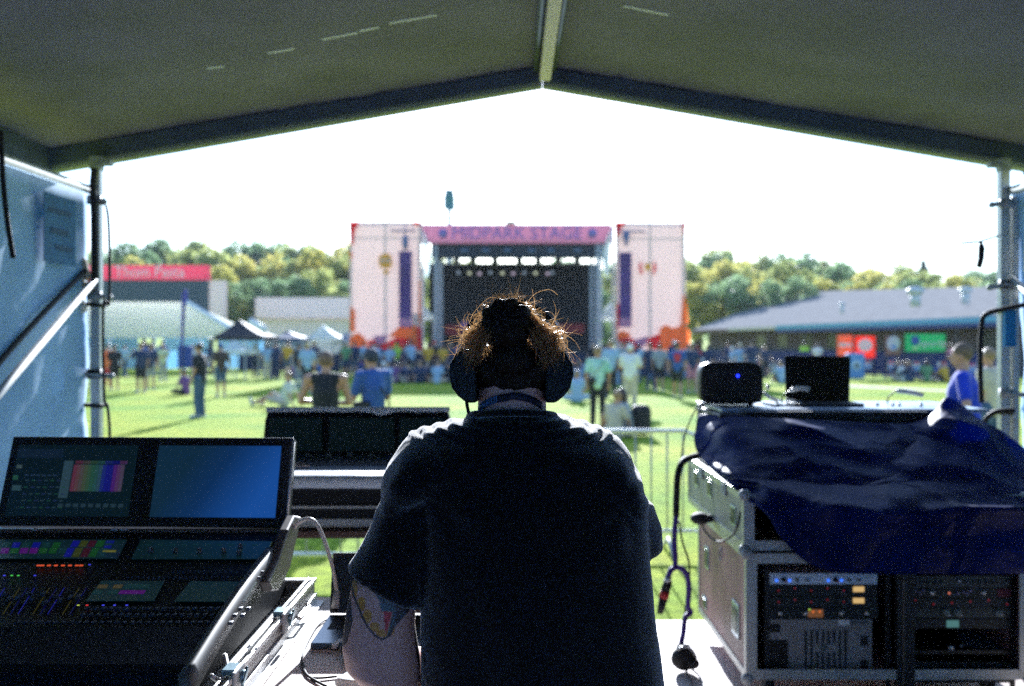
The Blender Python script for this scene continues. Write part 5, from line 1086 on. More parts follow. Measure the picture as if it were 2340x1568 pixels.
bands = [(.25, .06, .10), (.22, .10, .10), (.16, .13, .11), (.12, .16, .08), (.08, .17, .09), (.05, .17, .10), (.05, .16, .13), (.06, .14, .18), (.03, .05, .32), (.02, .02, .34), (.02, .02, .32), (.14, .03, .28), (.18, .07, .20), (.16, .11, .17)]
for i, c in enumerate(bands): patch(.236 + i * .0128, .236 + (i + 1) * .0128 - .0006, .325, .625, c, .09); 
for i, c in enumerate(bands[::2]): patch(.240 + i * .026, .240 + (i + 1) * .026, .28, .315, c, .06)
for k in range(5):
    for q in range(7): patch(.075 + q * .022, .088 + q * .022, .50 + k * .075, .512 + k * .075, [(.05, .10, .12), (.03, .12, .07), (.03, .05, .14)][(k + q) % 3], .1, 'readout')
for q in range(9): patch(.205 + q * .026, .222 + q * .026, .76, .80, (.04, .08, .10), .1, 'readout')
patch(.20, .232, .28, .70, (.05, .10, .12), .12, 'panel_column'); patch(.03, .19, .15, .25, (.01, .025, .05), .12, 'panel_header'); patch(.035, .055, .33, .37, (.08, .12, .11), .12, 'readout'); patch(.03, .048, .45, .50, (.03, .12, .07), .12, 'readout'); patch(.035, .065, .56, .62, (.05, .11, .12), .12, 'readout')
for k in range(6): patch(.07 + k * .02, .083 + k * .02, .44, .455, (.03, .06, .12), .12, 'readout')
# lit rail under the screens, hinge bits
g = MB(); a = V(0, 1208, 2.79); b = V(640, 1213, 2.79); g.box(a.x, b.x, 2.785, 2.80, b.z - .004, b.z + .004); g.build('hinge_rail', mat('bronze_rail', (.22, .15, .12), .45, .6), CN)
for px in (80, 262, 284):
    g = MB(); c = V(px, 1211, 2.77); g.ell(c, .007 if px < 200 else .012, .006, .005); g.build('hinge_screw', M_alu, CN, True)
g = MB(); a = V(672, 1003, 2.9); g.cyl(V(671.5, 1010, 2.88), V(655, 1195, 2.79), .004); g.build('edge_trim', M_alu, CN, True)
# arm bracket and side cheek
def yz(px, py, x): d = x * F / (px - 1170); return Vector((x, d, CAMZ - (py - 784) / F * d))
pr_ = [yz(652, 1178, -.633), yz(668, 1182, -.633), yz(640, 1300, -.633), yz(614, 1350, -.633), yz(596, 1352, -.633), yz(588, 1330, -.633), yz(612, 1280, -.633), yz(636, 1210, -.633)]
g = MB(); g.slab(pr_, (.028, 0, 0)); g.build('support_bracket', mat('bracket_grey', (.10, .085, .085), .5, .2, var=.1), CN, bevel=.006)
g = MB(); rg = []
for k in range(15):
    t = k / 14; y = 1.93 + .70 * t; z = zs(y) + .010 + .012 * math.sin(math.pi * t); rg.append([(-.648, y, z - .060 + .02 * t), (-.628, y, z - .060 + .02 * t), (-.622, y, z - .02), (-.629, y, z), (-.648, y, z)])
g.rings(rg); ck = g.build('side_cheek', mat('cheek_silver', (.13, .13, .125), .55, .2, var=.15, vscale=12), CN, True)
g = MB(); g.tube(spline([(-.612, 2.02, 1.045), (-.596, 2.035, 1.03), (-.592, 2.07, 1.035), (-.612, 2.12, 1.055)]), .006); g.build('side_handle', M_alu, ck, True)
# gooseneck lamp
GN = thing('gooseneck_lamp', 'pale gooseneck lamp arching down beside the console screens', 'lamp', V(676, 1205, 2.76))
g = MB(); g.tube(spline([V(672, 1206, 2.76), V(684, 1193, 2.76), V(704, 1186, 2.76), V(722, 1196, 2.75), V(740, 1232, 2.74), V(757, 1285, 2.73), V(766, 1330, 2.72), V(770, 1360, 2.71)]), .0055, 10); g.build('gooseneck', mat('gooseneck_cream', (.62, .60, .55), .45), GN, True)
g = MB(); g.cyl(V(770, 1352, 2.71), V(766, 1390, 2.70), .009, .011, 16); g.build('lamp_head', mat('lamp_head_grey', (.45, .47, .46), .4), GN, True)
g = MB(); g.ell(V(765, 1391, 2.70), .010, .010, .009); g.build('lamp_tip', M_blackm, GN, True)
# flight case tray around the console
FT = thing('flight_case_tray', 'open silver-edged flight case tray holding the left mixing console', 'flight case', (-1.1, 2.4, 0))
M_foam = mat('case_lining', (.58, .57, .55), .8, var=.08, vscale=9, bump=.2)
M_caseg = mat('case_side_grey', (.26, .255, .25), .5, var=.25, vscale=3)
g = MB(); g.box(-1.70, -.585, 1.74, 2.885, TZ + .002, TZ + .02); g.build('tray_floor', M_foam, FT)
g = MB(); g.box(-.585, -.572, 1.74, 2.885, TZ + .002, 1.030); g.box(-1.70, -.585, 2.872, 2.885, TZ + .02, 1.030); g.box(-1.70, -.585, 1.74, 1.753, TZ + .02, 1.0); g.build('tray_wall', M_caseg, FT)
g = MB()
for x in (-.590, -.580, -.571): g.box(x - .003, x + .003, 1.74, 2.89, 1.028, 1.040 if x != -.580 else 1.034)
g.box(-1.70, -.575, 2.866, 2.89, 1.0305, 1.038); g.build('rim_extrusion', M_alu, FT, bevel=.0015)
g = MB(); g.box(-.5715, -.566, 1.74, 2.89, TZ + .002, TZ + .028); g.box(-.572, -.545, 1.74, 2.89, TZ + .001, TZ + .006); g.build('bottom_extrusion', M_alu, FT, bevel=.001)
for y in (2.06, 2.50):
    g = MB(); g.box(-.5705, -.562, y - .04, y + .04, 1.0, 1.05); l0 = g.build('butterfly_latch', M_galv, FT, bevel=.004)
    q = MB(); q.cyl((-.560, y, 1.03), (-.552, y, 1.03), .014); q.obox((-.553, y, 1.03), .006, .045, .014, Euler((R(30), 0, 0))); q.obox((-.580, y, 1.045), .03, .05, .012); q.build('latch_wing', mat('latch_blue_zinc', (.25, .38, .45), .3, .8), l0, bevel=.002)
g = MB(); g.tube([(-.5655, 2.60, 1.005), (-.553, 2.60, 1.0), (-.553, 2.72, 1.0), (-.5655, 2.72, 1.005)], .005); g.build('case_handle', M_alu, FT, True)
# laptop standing on the table behind the engineer's arm
LP = thing('laptop', 'open dark laptop standing on the plywood table beside the engineer\'s arm', 'laptop', (-.36, 2.6, TZ))
a = V(765, 1258, 2.78); g = MB(); g.slab([(a.x, 2.70, TZ + .018), (a.x + .30, 2.70, TZ + .018), (a.x + .30, 2.745, a.z), (a.x, 2.745, a.z)], (0, .007, 0)); g.build('screen_lid', mat('laptop_lid', (.015, .013, .013), .4), LP, bevel=.003)
g = MB(); g.slab([(a.x + .012, 2.703, TZ + .03), (a.x + .288, 2.703, TZ + .03), (a.x + .288, 2.7405, a.z - .012), (a.x + .012, 2.7405, a.z - .012)], (0, -.002, 0)); g.build('display', mat('laptop_display', (.01, .008, .008), .3), LP)
g = MB(); g.slab([(a.x, 2.44, TZ + .001), (a.x + .30, 2.44, TZ + .001), (a.x + .30, 2.70, TZ + .001), (a.x, 2.70, TZ + .001)], (0, 0, .015)); bs = g.build('keyboard_base', mat('laptop_base', (.10, .15, .22), .3, .6), LP, bevel=.003)
g = MB()
for r_ in range(5):
    for c_ in range(12): g.box(a.x + .02 + c_ * .022, a.x + .038 + c_ * .022, 2.56 + r_ * .024, 2.578 + r_ * .024, TZ + .016, TZ + .0175)
g.build('keys', M_blackm, bs)
g = MB(); g.obox((-.335, 2.36, TZ + .012), .12, .10, .022, Euler((0, 0, R(15)))); tag(g.build('adapter_box', M_black, bevel=.005), 'black adapter box lying in front of the laptop', 'adapter')
g = MB(); g.obox((-.30, 2.20, TZ + .010), .15, .11, .018, Euler((0, 0, R(-20)))); tag(g.build('folded_towel', mat('towel', (.62, .66, .64), .9, bump=.8, bscale=60), bevel=.006), 'crumpled white paper on the table beside the engineer\'s elbow', 'paper')
def tab(px, py, z=TZ + .004): d = (CAMZ - z) * F / (py - 784); return Vector(((px - 1170) / F * d, d, z))
cable('thin_cable', [tab(778, 1413), tab(752, 1414), tab(726, 1430), tab(706, 1462), tab(694, 1490), tab(690, 1520), tab(712, 1548), tab(770, 1546)], .0025, M_blackm, 'thin black cable curving round on the pale table', 'cable')
cable('thin_cable', [tab(735, 1460), tab(755, 1455), tab(778, 1458), tab(780, 1475), tab(768, 1498)], .0018, mat('cable_cream', (.5, .42, .33), .6), 'thin cream cable loop on the pale table beside the laptop', 'cable')
cable('thin_cable', [tab(692, 1515), tab(700, 1540), tab(722, 1556), tab(745, 1568)], .003, M_blackm, 'black cable end trailing to the near table edge', 'cable')
g = MB(); c = tab(772, 1478); g.obox(c + Vector((0, 0, .008)), .014, .05, .012, Euler((0, 0, R(-15)))); tag(g.build('usb_stick', M_white, bevel=.002), 'small white plug beside the laptop base', 'plug')
# ---------------------------------------------------------------- rear lighting console on its own table
T2 = thing('side_table', 'brown-edged table carrying the rear lighting console', 'table', (-.7, 4.0, 0))
g = MB(); g.box(-1.15, -.12, 3.74, 4.45, .985, 1.012); g.build('table_top', mat('brown_board', (.16, .075, .045), .6, var=.2, stretch=(1, 8, 8)), T2, bevel=.003)
for x, y in ((-1.05, 4.35), (-.22, 4.35), (-.22, 3.84), (-1.08, 3.84)):
    g = MB(); g.cyl((x, y, 0), (x, y, .985), .016); g.build('leg', M_galv, T2, True)
C2 = thing('lighting_console', 'rear lighting console with black screen hood under clear plastic', 'lighting console', (-.66, 4.0, 1.012))
g = MB(); g.box(-1.06, -.20, 3.80, 4.36, 1.014, 1.05); g.box(-1.06, -.20, 3.80, 4.36, 1.086, 1.10); g.build('case_rail', mat('rail_silver', (.42, .42, .40), .4, .6, var=.1), C2, bevel=.004)
g = MB(); g.box(-1.05, -.21, 3.815, 4.35, 1.0505, 1.0855); g.box(-1.05, -.21, 3.815, 4.35, 1.1005, 1.185); g.build('console_body', M_cons, C2)
g = MB(); g.slab([(-1.06, 3.80, 1.185), (-1.06, 3.80, 1.212), (-1.06, 3.85, 1.222), (-1.06, 4.24, 1.243), (-1.06, 4.24, 1.185)], (.85, 0, 0)); g.build('control_surface', mat('surface_blue_grey', (.06, .10, .16), .35, var=.3, vscale=20), C2, bevel=.002)
g = MB(); rg = []
for k in range(31):
    x = -1.07 + .87 * k / 30; s_ = .006 * noise.noise(Vector((x * 9, 0, 0))); rg.append([(x, 3.56, 1.200 + s_), (x, 3.552, 1.236), (x, 3.60 + s_, 1.243 + s_), (x, 3.66 + 2 * s_, 1.250), (x, 3.70, 1.238), (x, 3.70, 1.200)])
g.rings(rg); g.build('plastic_cover', mat('clear_sheet', (.72, .74, .76), .35, spec=.6), C2, True)
g = MB(); g.box(-1.05, -.21, 3.59, 3.799, 1.186, 1.199); g.box(-1.05, -.21, 3.702, 3.799, 1.1995, 1.226); g.build('armrest', M_cons, C2, bevel=.003)
g = MB()
for i in range(26):
    for j in range(3):
        if rnd.random() < .85: g.obox((-1.0 + i * .030, 4.02 + j * .06, 1.236 + j * .003), .016, .022, .012)
g.box(-1.01, -.23, 3.985, 4.165, 1.230, 1.2335); g.build('key_bank', mat('key_dark', (.02, .03, .05), .5), C2, bevel=.002)
for i in range(8):
    g = MB(); g.cyl((-.95 + i * .09, 4.19, 1.24), (-.95 + i * .09, 4.19, 1.256), .014, .012, 12); g.build('knob', M_kn, C2, True)
g = MB(); g.box(-.99, -.80, 3.93, 3.945, 1.232, 1.236); g.box(-.99, -.83, 3.99, 4.0, 1.235, 1.238); g.build('label_tape', mat('tape_tan', (.45, .32, .26), .7), C2)
g = MB(); hp = [V(612, 938, 4.32), V(1024, 940, 4.32), V(1034, 978, 4.27), V(1040, 1040, 4.24), V(598, 1042, 4.24), V(605, 960, 4.3)]; g.slab(hp, (0, .07, -.01)); hd2 = g.build('screen_hood', M_cons, C2, bevel=.006)
for xa, xb in ((618, 735), (755, 900), (915, 1015)):
    g = MB(); g.slab([V(xa, 955, 4.285), V(xb, 955, 4.285), V(xb + 3, 1030, 4.232), V(xa - 4, 1030, 4.232)], (0, -.012, 0)); g.build('display', mat('hood_display', (.008, .016, .020), .3, emit=(.01, .04, .04), estr=.02), hd2)
g = MB(); rg = []
for k in range(41):
    px = 608 + 420 * k / 40; w_ = 3.0 * noise.noise(Vector((px * .03, 0, 2))) + (8 * math.exp(-((px - 868) / 22) ** 2)); rg.append([V(px, 931, 4.40), V(px, 930, 4.31), V(px, 938 + w_, 4.295), V(px, 942 + w_, 4.30), V(px, 938, 4.32), V(px, 936, 4.40)])
g.rings(rg); g.build('hood_cover', MATS['clear_sheet'], hd2, True)
# ---------------------------------------------------------------- pedestrian barricades
M_zinc = mat('bright_zinc', (.72, .74, .75), .5, .1)
def barricade(label, xa, xb, y, skew=0, ztop=1.0):
    b = thing('barricade', label, 'barricade', ((xa + xb) / 2, y, 0), R(skew)); L = (xb - xa) / 2; g = MB()
    r_ = .12; pts = [(-L, 0, .18), (-L, 0, ztop - r_), (-L + .035, 0, ztop - .035), (-L + r_, 0, ztop), (L - r_, 0, ztop), (L - .035, 0, ztop - .035), (L, 0, ztop - r_), (L, 0, .18), (-L, 0, .18)]
    g.tube(pts, .019, 10); g.build('frame_tube', M_zinc, b, True, local=True)
    n_ = int(L * 2 / .125)
    for i in range(1, n_):
        x = -L + 2 * L * i / n_; q = MB(); q.cyl((x, 0, .18), (x, 0, ztop), .0075, n=8); q.build('upright_bar', M_galv, b, True, local=True)
    for s in (-1, 1):
        q = MB(); q.tube([(s * (L - .25), -.28, .015), (s * (L - .25), 0, .12), (s * (L - .25), .28, .015)], .016, 8); q.build('foot', M_galv, b, True, local=True)
    return b
barricade('steel pedestrian barricade standing on the grass between the engineer and the amplifier racks', -.55, 1.53, 8.15)
barricade('steel pedestrian barricade seen beneath the rear lighting console', -2.75, -.62, 7.25)
# ---------------------------------------------------------------- right: platform, racks, draped console
g = MB(); g.box(.52, 2.72, 3.55, 5.46, .0, .20); tag(g.build('low_platform', M_ply, bevel=.004), 'low pale plywood platform under the amplifier racks', 'platform')
M_lam = mat('case_laminate', (.36, .20, .20), .5, var=.5, vscale=2.4, spec=.25, bump=.3, bscale=40); M_frm = mat('case_frame_alu', (.50, .50, .47), .42, .5, var=.12, vscale=10)
def flight_case(name, label, x0, x1, y0, y1, z0, z1, side=M_lam, casters=True):
    f = thing(name, label, 'flight case', ((x0 + x1) / 2, (y0 + y1) / 2, z0)); t = .018
    g = MB(); g.box(x0, x0 + t, y0, y1, z0, z1); g.box(x1 - t, x1, y0, y1, z0, z1); g.box(x0 + t, x1 - t, y0, y1, z0, z0 + t); g.box(x0 + t, x1 - t, y0, y1, z1 - t, z1); g.box(x0 + t, x1 - t, y1 - t, y1, z0 + t, z1 - t); g.build('case_shell', side, f)
    e = .030; g = MB(); o = .004
    for z in (z0, z1):
        s = 1 if z == z0 else -1
        zl, zh = sorted((z - s * o, z + s * e))
        g.box(x0 - o, x0 - .001, y0, y1, zl, zh); g.box(x1 + .001, x1 + o, y0, y1, zl, zh); zl2, zh2 = sorted((z - s * o, z - s * .0005)); g.box(x0 - o, x0 + e, y0, y1, zl2, zh2); g.box(x1 - e, x1 + o, y0, y1, zl2, zh2)
    for x, s in ((x0, 1), (x1, -1)):
        for y in (y0, y1):
            q = 1 if y == y0 else -1; ya, yb = sorted((y - q * o, y + q * e)); xa, xb = sorted((x - s * (o + .0012), x - s * .0008)); g.box(xa, xb, ya, yb, z0, z1); xa, xb = sorted((x - s * .003, x + s * .042)); ya, yb = sorted((y - q * .006, y - q * .001)); g.box(xa, xb, ya, yb, z0, z1)
    g.box(x0 + .042, x1 - .042, y0 - .0055, y0 - .001, z1 - .042, z1 + .002); g.box(x0 + .042, x1 - .042, y0 - .0055, y0 - .001, z0 - .002, z0 + .042)
    g.build('edge_extrusion', M_frm, f, bevel=.0015)
    for x in (x0, x1):
        for z in (z0, z1):
            q = MB(); q.ell((x, y0 - .002, z), .026, .022, .026); q.build('ball_corner', M_galv, f, True)
    if casters:
        for x in (x0 + .12, x1 - .12):
            for y in (y0 + .12, y1 - .12): q = MB(); q.cyl((x - .018, y, z0 - .0), (x + .018, y, z0 - .0), .0); q = MB(); q.cyl((x - .016, y, z0 - .055), (x + .016, y, z0 - .055), .045); q.box(x - .03, x + .03, y - .03, y + .03, z0 - .03, z0 - .001); q.build('caster', M_blackm, f)
    return f
RK = flight_case('rack_case', 'tall double rack flight case with a silver frame full of audio units', .991, 2.18, 4.2, 5.28, .302, .832)
# lower the case body: its foot stands on casters on the platform
def recess_latch(f, x, y, z, h, w_):
    q = MB(); q.box(x - .006, x - .001, y - w_, y + w_, z - h, z + h); l0 = q.build('recessed_latch', mat('latch_zinc', (.40, .48, .55), .35, .8), f, bevel=.003); q = MB(); q.box(x - .009, x - .0065, y - w_ * .65, y + w_ * .65, z - h * .72, z + h * .72); q.build('latch_dish', mat('latch_dark', (.03, .04, .05), .4, .5), l0, bevel=.002)
recess_latch(RK, .991, 5.05, .63, .055, .05); recess_latch(RK, .991, 4.40, .50, .075, .065); recess_latch(RK, .991, 5.1, .39, .03, .05)
g = MB(); c = Vector((.9895, 4.72, .72)); g.tube([c + Vector((0, .03 * math.cos(a), .03 * math.sin(a))) for a in [k * .3 for k in range(22)]], .003, 5); g.build('stencil_mark', mat('stencil', (.45, .43, .42), .6), RK, True)
# rack contents: pixel rows on the recessed front plane
RD = 4.25
def rbox(g, xa, ya_, xb, yb_, th=.004, off=0, d=RD): a = V(xa, yb_, d); b = V(xb, ya_, d); g.box(a.x, b.x, d - off - th, d - off, a.z, b.z); return g
g = MB(); rbox(g, 2038, 1262, 2078, 1690, .03, .03); g.build('centre_divider', mat('divider', (.012, .014, .018), .5), RK)
g = MB(); rbox(g, 2050, 1318, 2053, 1700, .003, .0605); g.build('rack_rail_holes', mat('rail_tan', (.16, .13, .10), .5), RK)
for xa, xb in ((1746, 1757), (2022, 2034), (2080, 2086), (2308, 2318)): g = MB(); rbox(g, xa, 1300, xb, 1700, .012, -.004); g.build('rack_rail', M_black, RK)
def unit(name, label, xa, ya_, xb, yb_, m):
    c = V((xa + xb) / 2, (ya_ + yb_) / 2, RD); u_ = thing(name, label, 'rack unit', c); g = MB(); rbox(g, xa, ya_, xb, yb_); a = V(xa, yb_, RD); b = V(xb, ya_, RD); g.box(a.x + .01, b.x - .01, RD, RD + .3, a.z + .001, b.z - .001); g.build('faceplate', m, u_, bevel=.001); return u_
def kn(u_, px, py, r, m, nm='knob', L=.012):
    c = V(px, py, RD - .004); g = MB(); g.cyl(c, c + Vector((0, -L, 0)), r, r * .85, 14); return g.build(nm, m, u_, True)
def dot(u_, px, py, s, m, nm='button', w_=1): g = MB(); rbox(g, px - s * w_, py - s, px + s * w_, py + s, .003, .0042); g.build(nm, m, u_)
M_rk = mat('rack_dark', (.014, .018, .020), .45, var=.2); M_rg = mat('rack_grey_brown', (.26, .25, .245), .5, var=.08); M_rb = mat('rack_pale_blue', (.66, .78, .90), .5); M_kw = mat('knob_chrome', (.62, .62, .60), .25, .6)
u_ = unit('preamp_unit', 'pale blue rack unit with red and black knobs, top of the left bay', 1758, 1310, 2004, 1335, M_rb)
for px in (1790, 1908): kn(u_, px, 1324, .010, M_blackm); dot(u_, px + 5, 1328, 2.5, mat('knob_red', (.3, .02, .02), .4), 'knob_mark'); dot(u_, px - 16, 1326, 2.2, led('lamp_blue', (.05, .2, 1), .5), 'blue_lamp'); dot(u_, px + 14, 1326, 2.2, led('lamp_blue', (.05, .2, 1), .5), 'blue_lamp'); kn(u_, px + 31, 1325, .007, M_kn); kn(u_, px + 54, 1325, .007, M_kn)
for k, (ya_, yb_) in enumerate(((1337, 1362), (1363, 1388))):
    u_ = unit('compressor_unit', ('upper' if k == 0 else 'lower') + ' of two black rack units with an amber meter', 1758, ya_, 2004, yb_, M_rk)
    for i in range(15):
        px = 1766 + i * 12.4; dot(u_, px, ya_ + 7 + 5 * (i % 2), 1.3, [M_kn, mat('dim_red', (.2, .02, .03), .4, emit=(.5, .03, .05), estr=.12), M_kn][i % 3], 'button')
        if i % 4 == 1: kn(u_, px, ya_ + 18, .005, M_kn)
    for px in (1930, 1918, 1925): kn(u_, px, ya_ + 9 + (px - 1918), .006, M_kn)
    dot(u_, 1961, ya_ + 9, 6, led('meter_amber', (.9, .55, .18), .22), 'meter', 2.1)
u_ = unit('tube_preamp_unit', 'black rack unit with four chrome knobs and a glowing orange badge', 1758, 1389, 2006, 1413, M_rk)
for px in (1782, 1840, 1922, 1980): kn(u_, px, 1401, .0105, M_kw)
g = MB(); rbox(g, 1846, 1392, 1880, 1410, .003, .0042); g.build('orange_badge', led('badge_orange', (.35, .13, .04), .12), u_)
for px in (1857, 1872): dot(u_, px, 1397, 2, led('lamp_orange', (1, .22, .03), .8), 'lamp')
dot(u_, 1849, 1393, 1.8, led('lamp_lime', (.35, .7, .05), .6), 'lamp')
for px in (1765, 1800, 1812, 1890, 1903, 1945, 1960): dot(u_, px, 1400, 1.5, M_kn)
u_ = unit('amplifier_unit', 'large grey-brown amplifier with vertical vent slots in the left bay', 1757, 1415, 1992, 1537, M_rg)
for i in range(8): 
    g = MB(); px = 1838 + i * 13; 
    for ya_, yb_ in ((1440, 1470), (1490, 1524)) if 2 <= i <= 5 else ((1440, 1524),): g = MB(); rbox(g, px, ya_, px + 5, yb_, .002, .0042); g.build('vent_slot', mat('vent_dark', (.012, .02, .025), .6), u_)
c = V(1882, 1480, RD - .004); g = MB(); g.cyl(c, c + Vector((0, -.002, 0)), .016, n=24); g.build('maker_badge', M_kn, u_)
for xa, ya_, xb, yb_ in ((1758, 1425, 1782, 1444), (1758, 1462, 1800, 1528), (1966, 1452, 1982, 1475), (1966, 1508, 1982, 1530)):
    g = MB(); rbox(g, xa, ya_, xb, yb_, .003, .0042); g.build('handle_recess', M_blackm, u_)
for px, py in ((1763, 1420), (1763, 1457), (1787, 1457), (1763, 1526)): kn(u_, px, py, .004, M_kw, 'screw', .003)
g = MB(); rbox(g, 1914, 1416, 1940, 1428, .001, .0042); g.build('paper_label', M_white, u_); g = MB(); rbox(g, 1942, 1417, 1984, 1425, .001, .0042); g.build('printed_line', M_kn, u_)
for i, (ya_, yb_, nm, lb) in enumerate(((1315, 1343, 'equaliser_unit', 'grey rack unit with a row of dots, top of the right bay'), (1344, 1366, 'dynamics_unit', 'black rack unit with two large pale knobs and violet lamps'), (1367, 1388, 'effects_unit', 'black rack unit with small red lamps in the right bay'), (1389, 1412, 'reverb_unit', 'olive rack unit with three big round dials'), (1414, 1436, 'display_unit', 'black rack unit with a small green display'))):
    u_ = unit(nm, lb, 2084, ya_, 2310, yb_, [mat('rack_grey', (.05, .06, .06), .5), M_rk, M_rk, mat('rack_olive', (.045, .052, .045), .5), M_rk][i])
    if i == 0:
        for k in range(11): kn(u_, 2092 + k * 15 + (28 if k > 4 else 0), 1332, .0065, M_kn)
        kn(u_, 2190, 1327, .008, M_kw); kn(u_, 2300, 1330, .009, M_kn)
    if i == 1:
        for px in (2128, 2246): kn(u_, px, 1354, .012, M_kw)
        for px in (2090, 2100, 2108, 2187, 2200, 2208, 2216): kn(u_, px, 1355 - (px % 3) * 3, .006, mat('knob_lilac', (.35, .30, .48), .4))
        dot(u_, 2168, 1355, 2, mat('dim_orange', (.3, .08, .05), .4, emit=(.6, .15, .08), estr=.4), 'lamp'); g = MB(); rbox(g, 2278, 1346, 2308, 1364, .002, .0042); g.build('red_badge', mat('wine', (.12, .01, .03), .5), u_)
    if i == 2:
        for k in range(16): dot(u_, 2090 + k * 14, 1371 + (k * 7) % 12, 1.5, [mat('dim_red', (.2, .02, .03), .4), M_kn, M_kn][k % 3], 'lamp')
    if i == 3:
        for px in (2160, 2187, 2280): kn(u_, px, 1400, .018, mat('dial_grey', (.20, .23, .21), .4)); kn(u_, px + 6, 1404, .007, M_kw, 'dial_pointer', .016)
        for px in (2092, 2104, 2120, 2136, 2214, 2226, 2248, 2304): dot(u_, px, 1402, 2, M_kn)
    if i == 4:
        g = MB(); rbox(g, 2162, 1417, 2190, 1433, .002, .0042); g.build('green_display', led('display_green', (.06, .14, .12), .35), u_)
u_ = thing('rack_shelf', 'black rack shelf carrying a small silver knob box in the right bay', 'shelf', V(2195, 1500, RD))
g = MB(); a = V(2084, 1492, RD); b = V(2308, 1488, RD); g.box(a.x, b.x, RD, RD + .34, a.z, a.z + .006); g.box(a.x, b.x, RD - .004, RD - .0005, a.z - .004, a.z + .012); g.build('shelf_plate', M_black, u_)
g = MB(); g.slab([(V(2215, 0, RD).x, RD + .05, a.z + .007), (V(2302, 0, RD).x, RD + .02, a.z + .007), (V(2230, 0, RD).x, RD + .2, a.z + .075)], (0, .02, 0)); g.build('side_gusset', mat('gusset', (.02, .035, .06), .5), u_)
kn(u_, 2172, 1480, .012, M_kw); kn(u_, 2195, 1474, .007, M_kn)
u_ = unit('drawer_unit', 'black rack drawer at the bottom of the right bay', 2084, 1512, 2310, 1560, M_rk); g = MB(); rbox(g, 2085, 1518, 2100, 1525, .002, .0042); g.build('drawer_badge', M_kn, u_); kn(u_, 2276, 1528, .008, M_kn)
# upper case and draped console
UC = flight_case('console_case', 'silver-edged flight case stacked on the rack case under the blue cloth', .985, 2.2, 4.22, 5.55, .842, 1.075, mat('case_grey_laminate', (.33, .32, .28), .5, var=.2), False)
for y, z in ((4.95, 1.0), (4.42, .955), (5.3, 1.0)): recess_latch(UC, .985, y, z, .045, .05)
for y in (4.6, 5.15):
    q = MB(); q.box(.972, .981, y - .05, y + .05, 1.02, 1.085); q.cyl((.968, y, 1.05), (.974, y, 1.05), .02); q.build('butterfly_latch', M_galv, UC, bevel=.003)
DC = thing('draped_console', 'mixing console hidden under a navy blue cloth with its rear edge bare', 'mixing console', (1.7, 5.0, 1.08))
g = MB(); g.slab([(1.02, 4.30, 1.0765), (1.02, 5.5, 1.0765), (1.02, 5.5, 1.372), (1.02, 4.9, 1.372), (1.02, 4.88, 1.29), (1.02, 4.7, 1.22), (1.02, 4.5, 1.13)], (1.10, 0, 0)); g.build('console_body', mat('console_side', (.012, .014, .02), .5), DC, bevel=.01)
g = MB(); a = V(1600, 935, 5.5); b = V(2150, 935, 5.5); g.box(a.x, b.x, 4.94, 5.62, 1.374, 1.392); g.build('meter_bridge', mat('bridge_grey', (.30, .36, .44), .35, .5), DC, bevel=.004)
g = MB(); a = V(1700, 950, 4.9); b = V(2120, 950, 4.9); g.box(a.x, b.x, 4.885, 4.93, 1.285, 1.384); br = g.build('rear_panel', M_black, DC, bevel=.004)
g = MB(); a = V(1972, 956, 4.88); g.box(a.x, a.x + .07, 4.881, 4.884, a.z - .005, a.z + .004); g.build('maker_plate', M_kn, br)
for px in (2005, 2055, 2105, 2040):
    g = MB(); c = V(px, 924, 5.2); g.cyl(c - Vector((0, 0, .02)), c + Vector((0, 0, .008)), .008); g.build('knob', M_alu, DC, True)
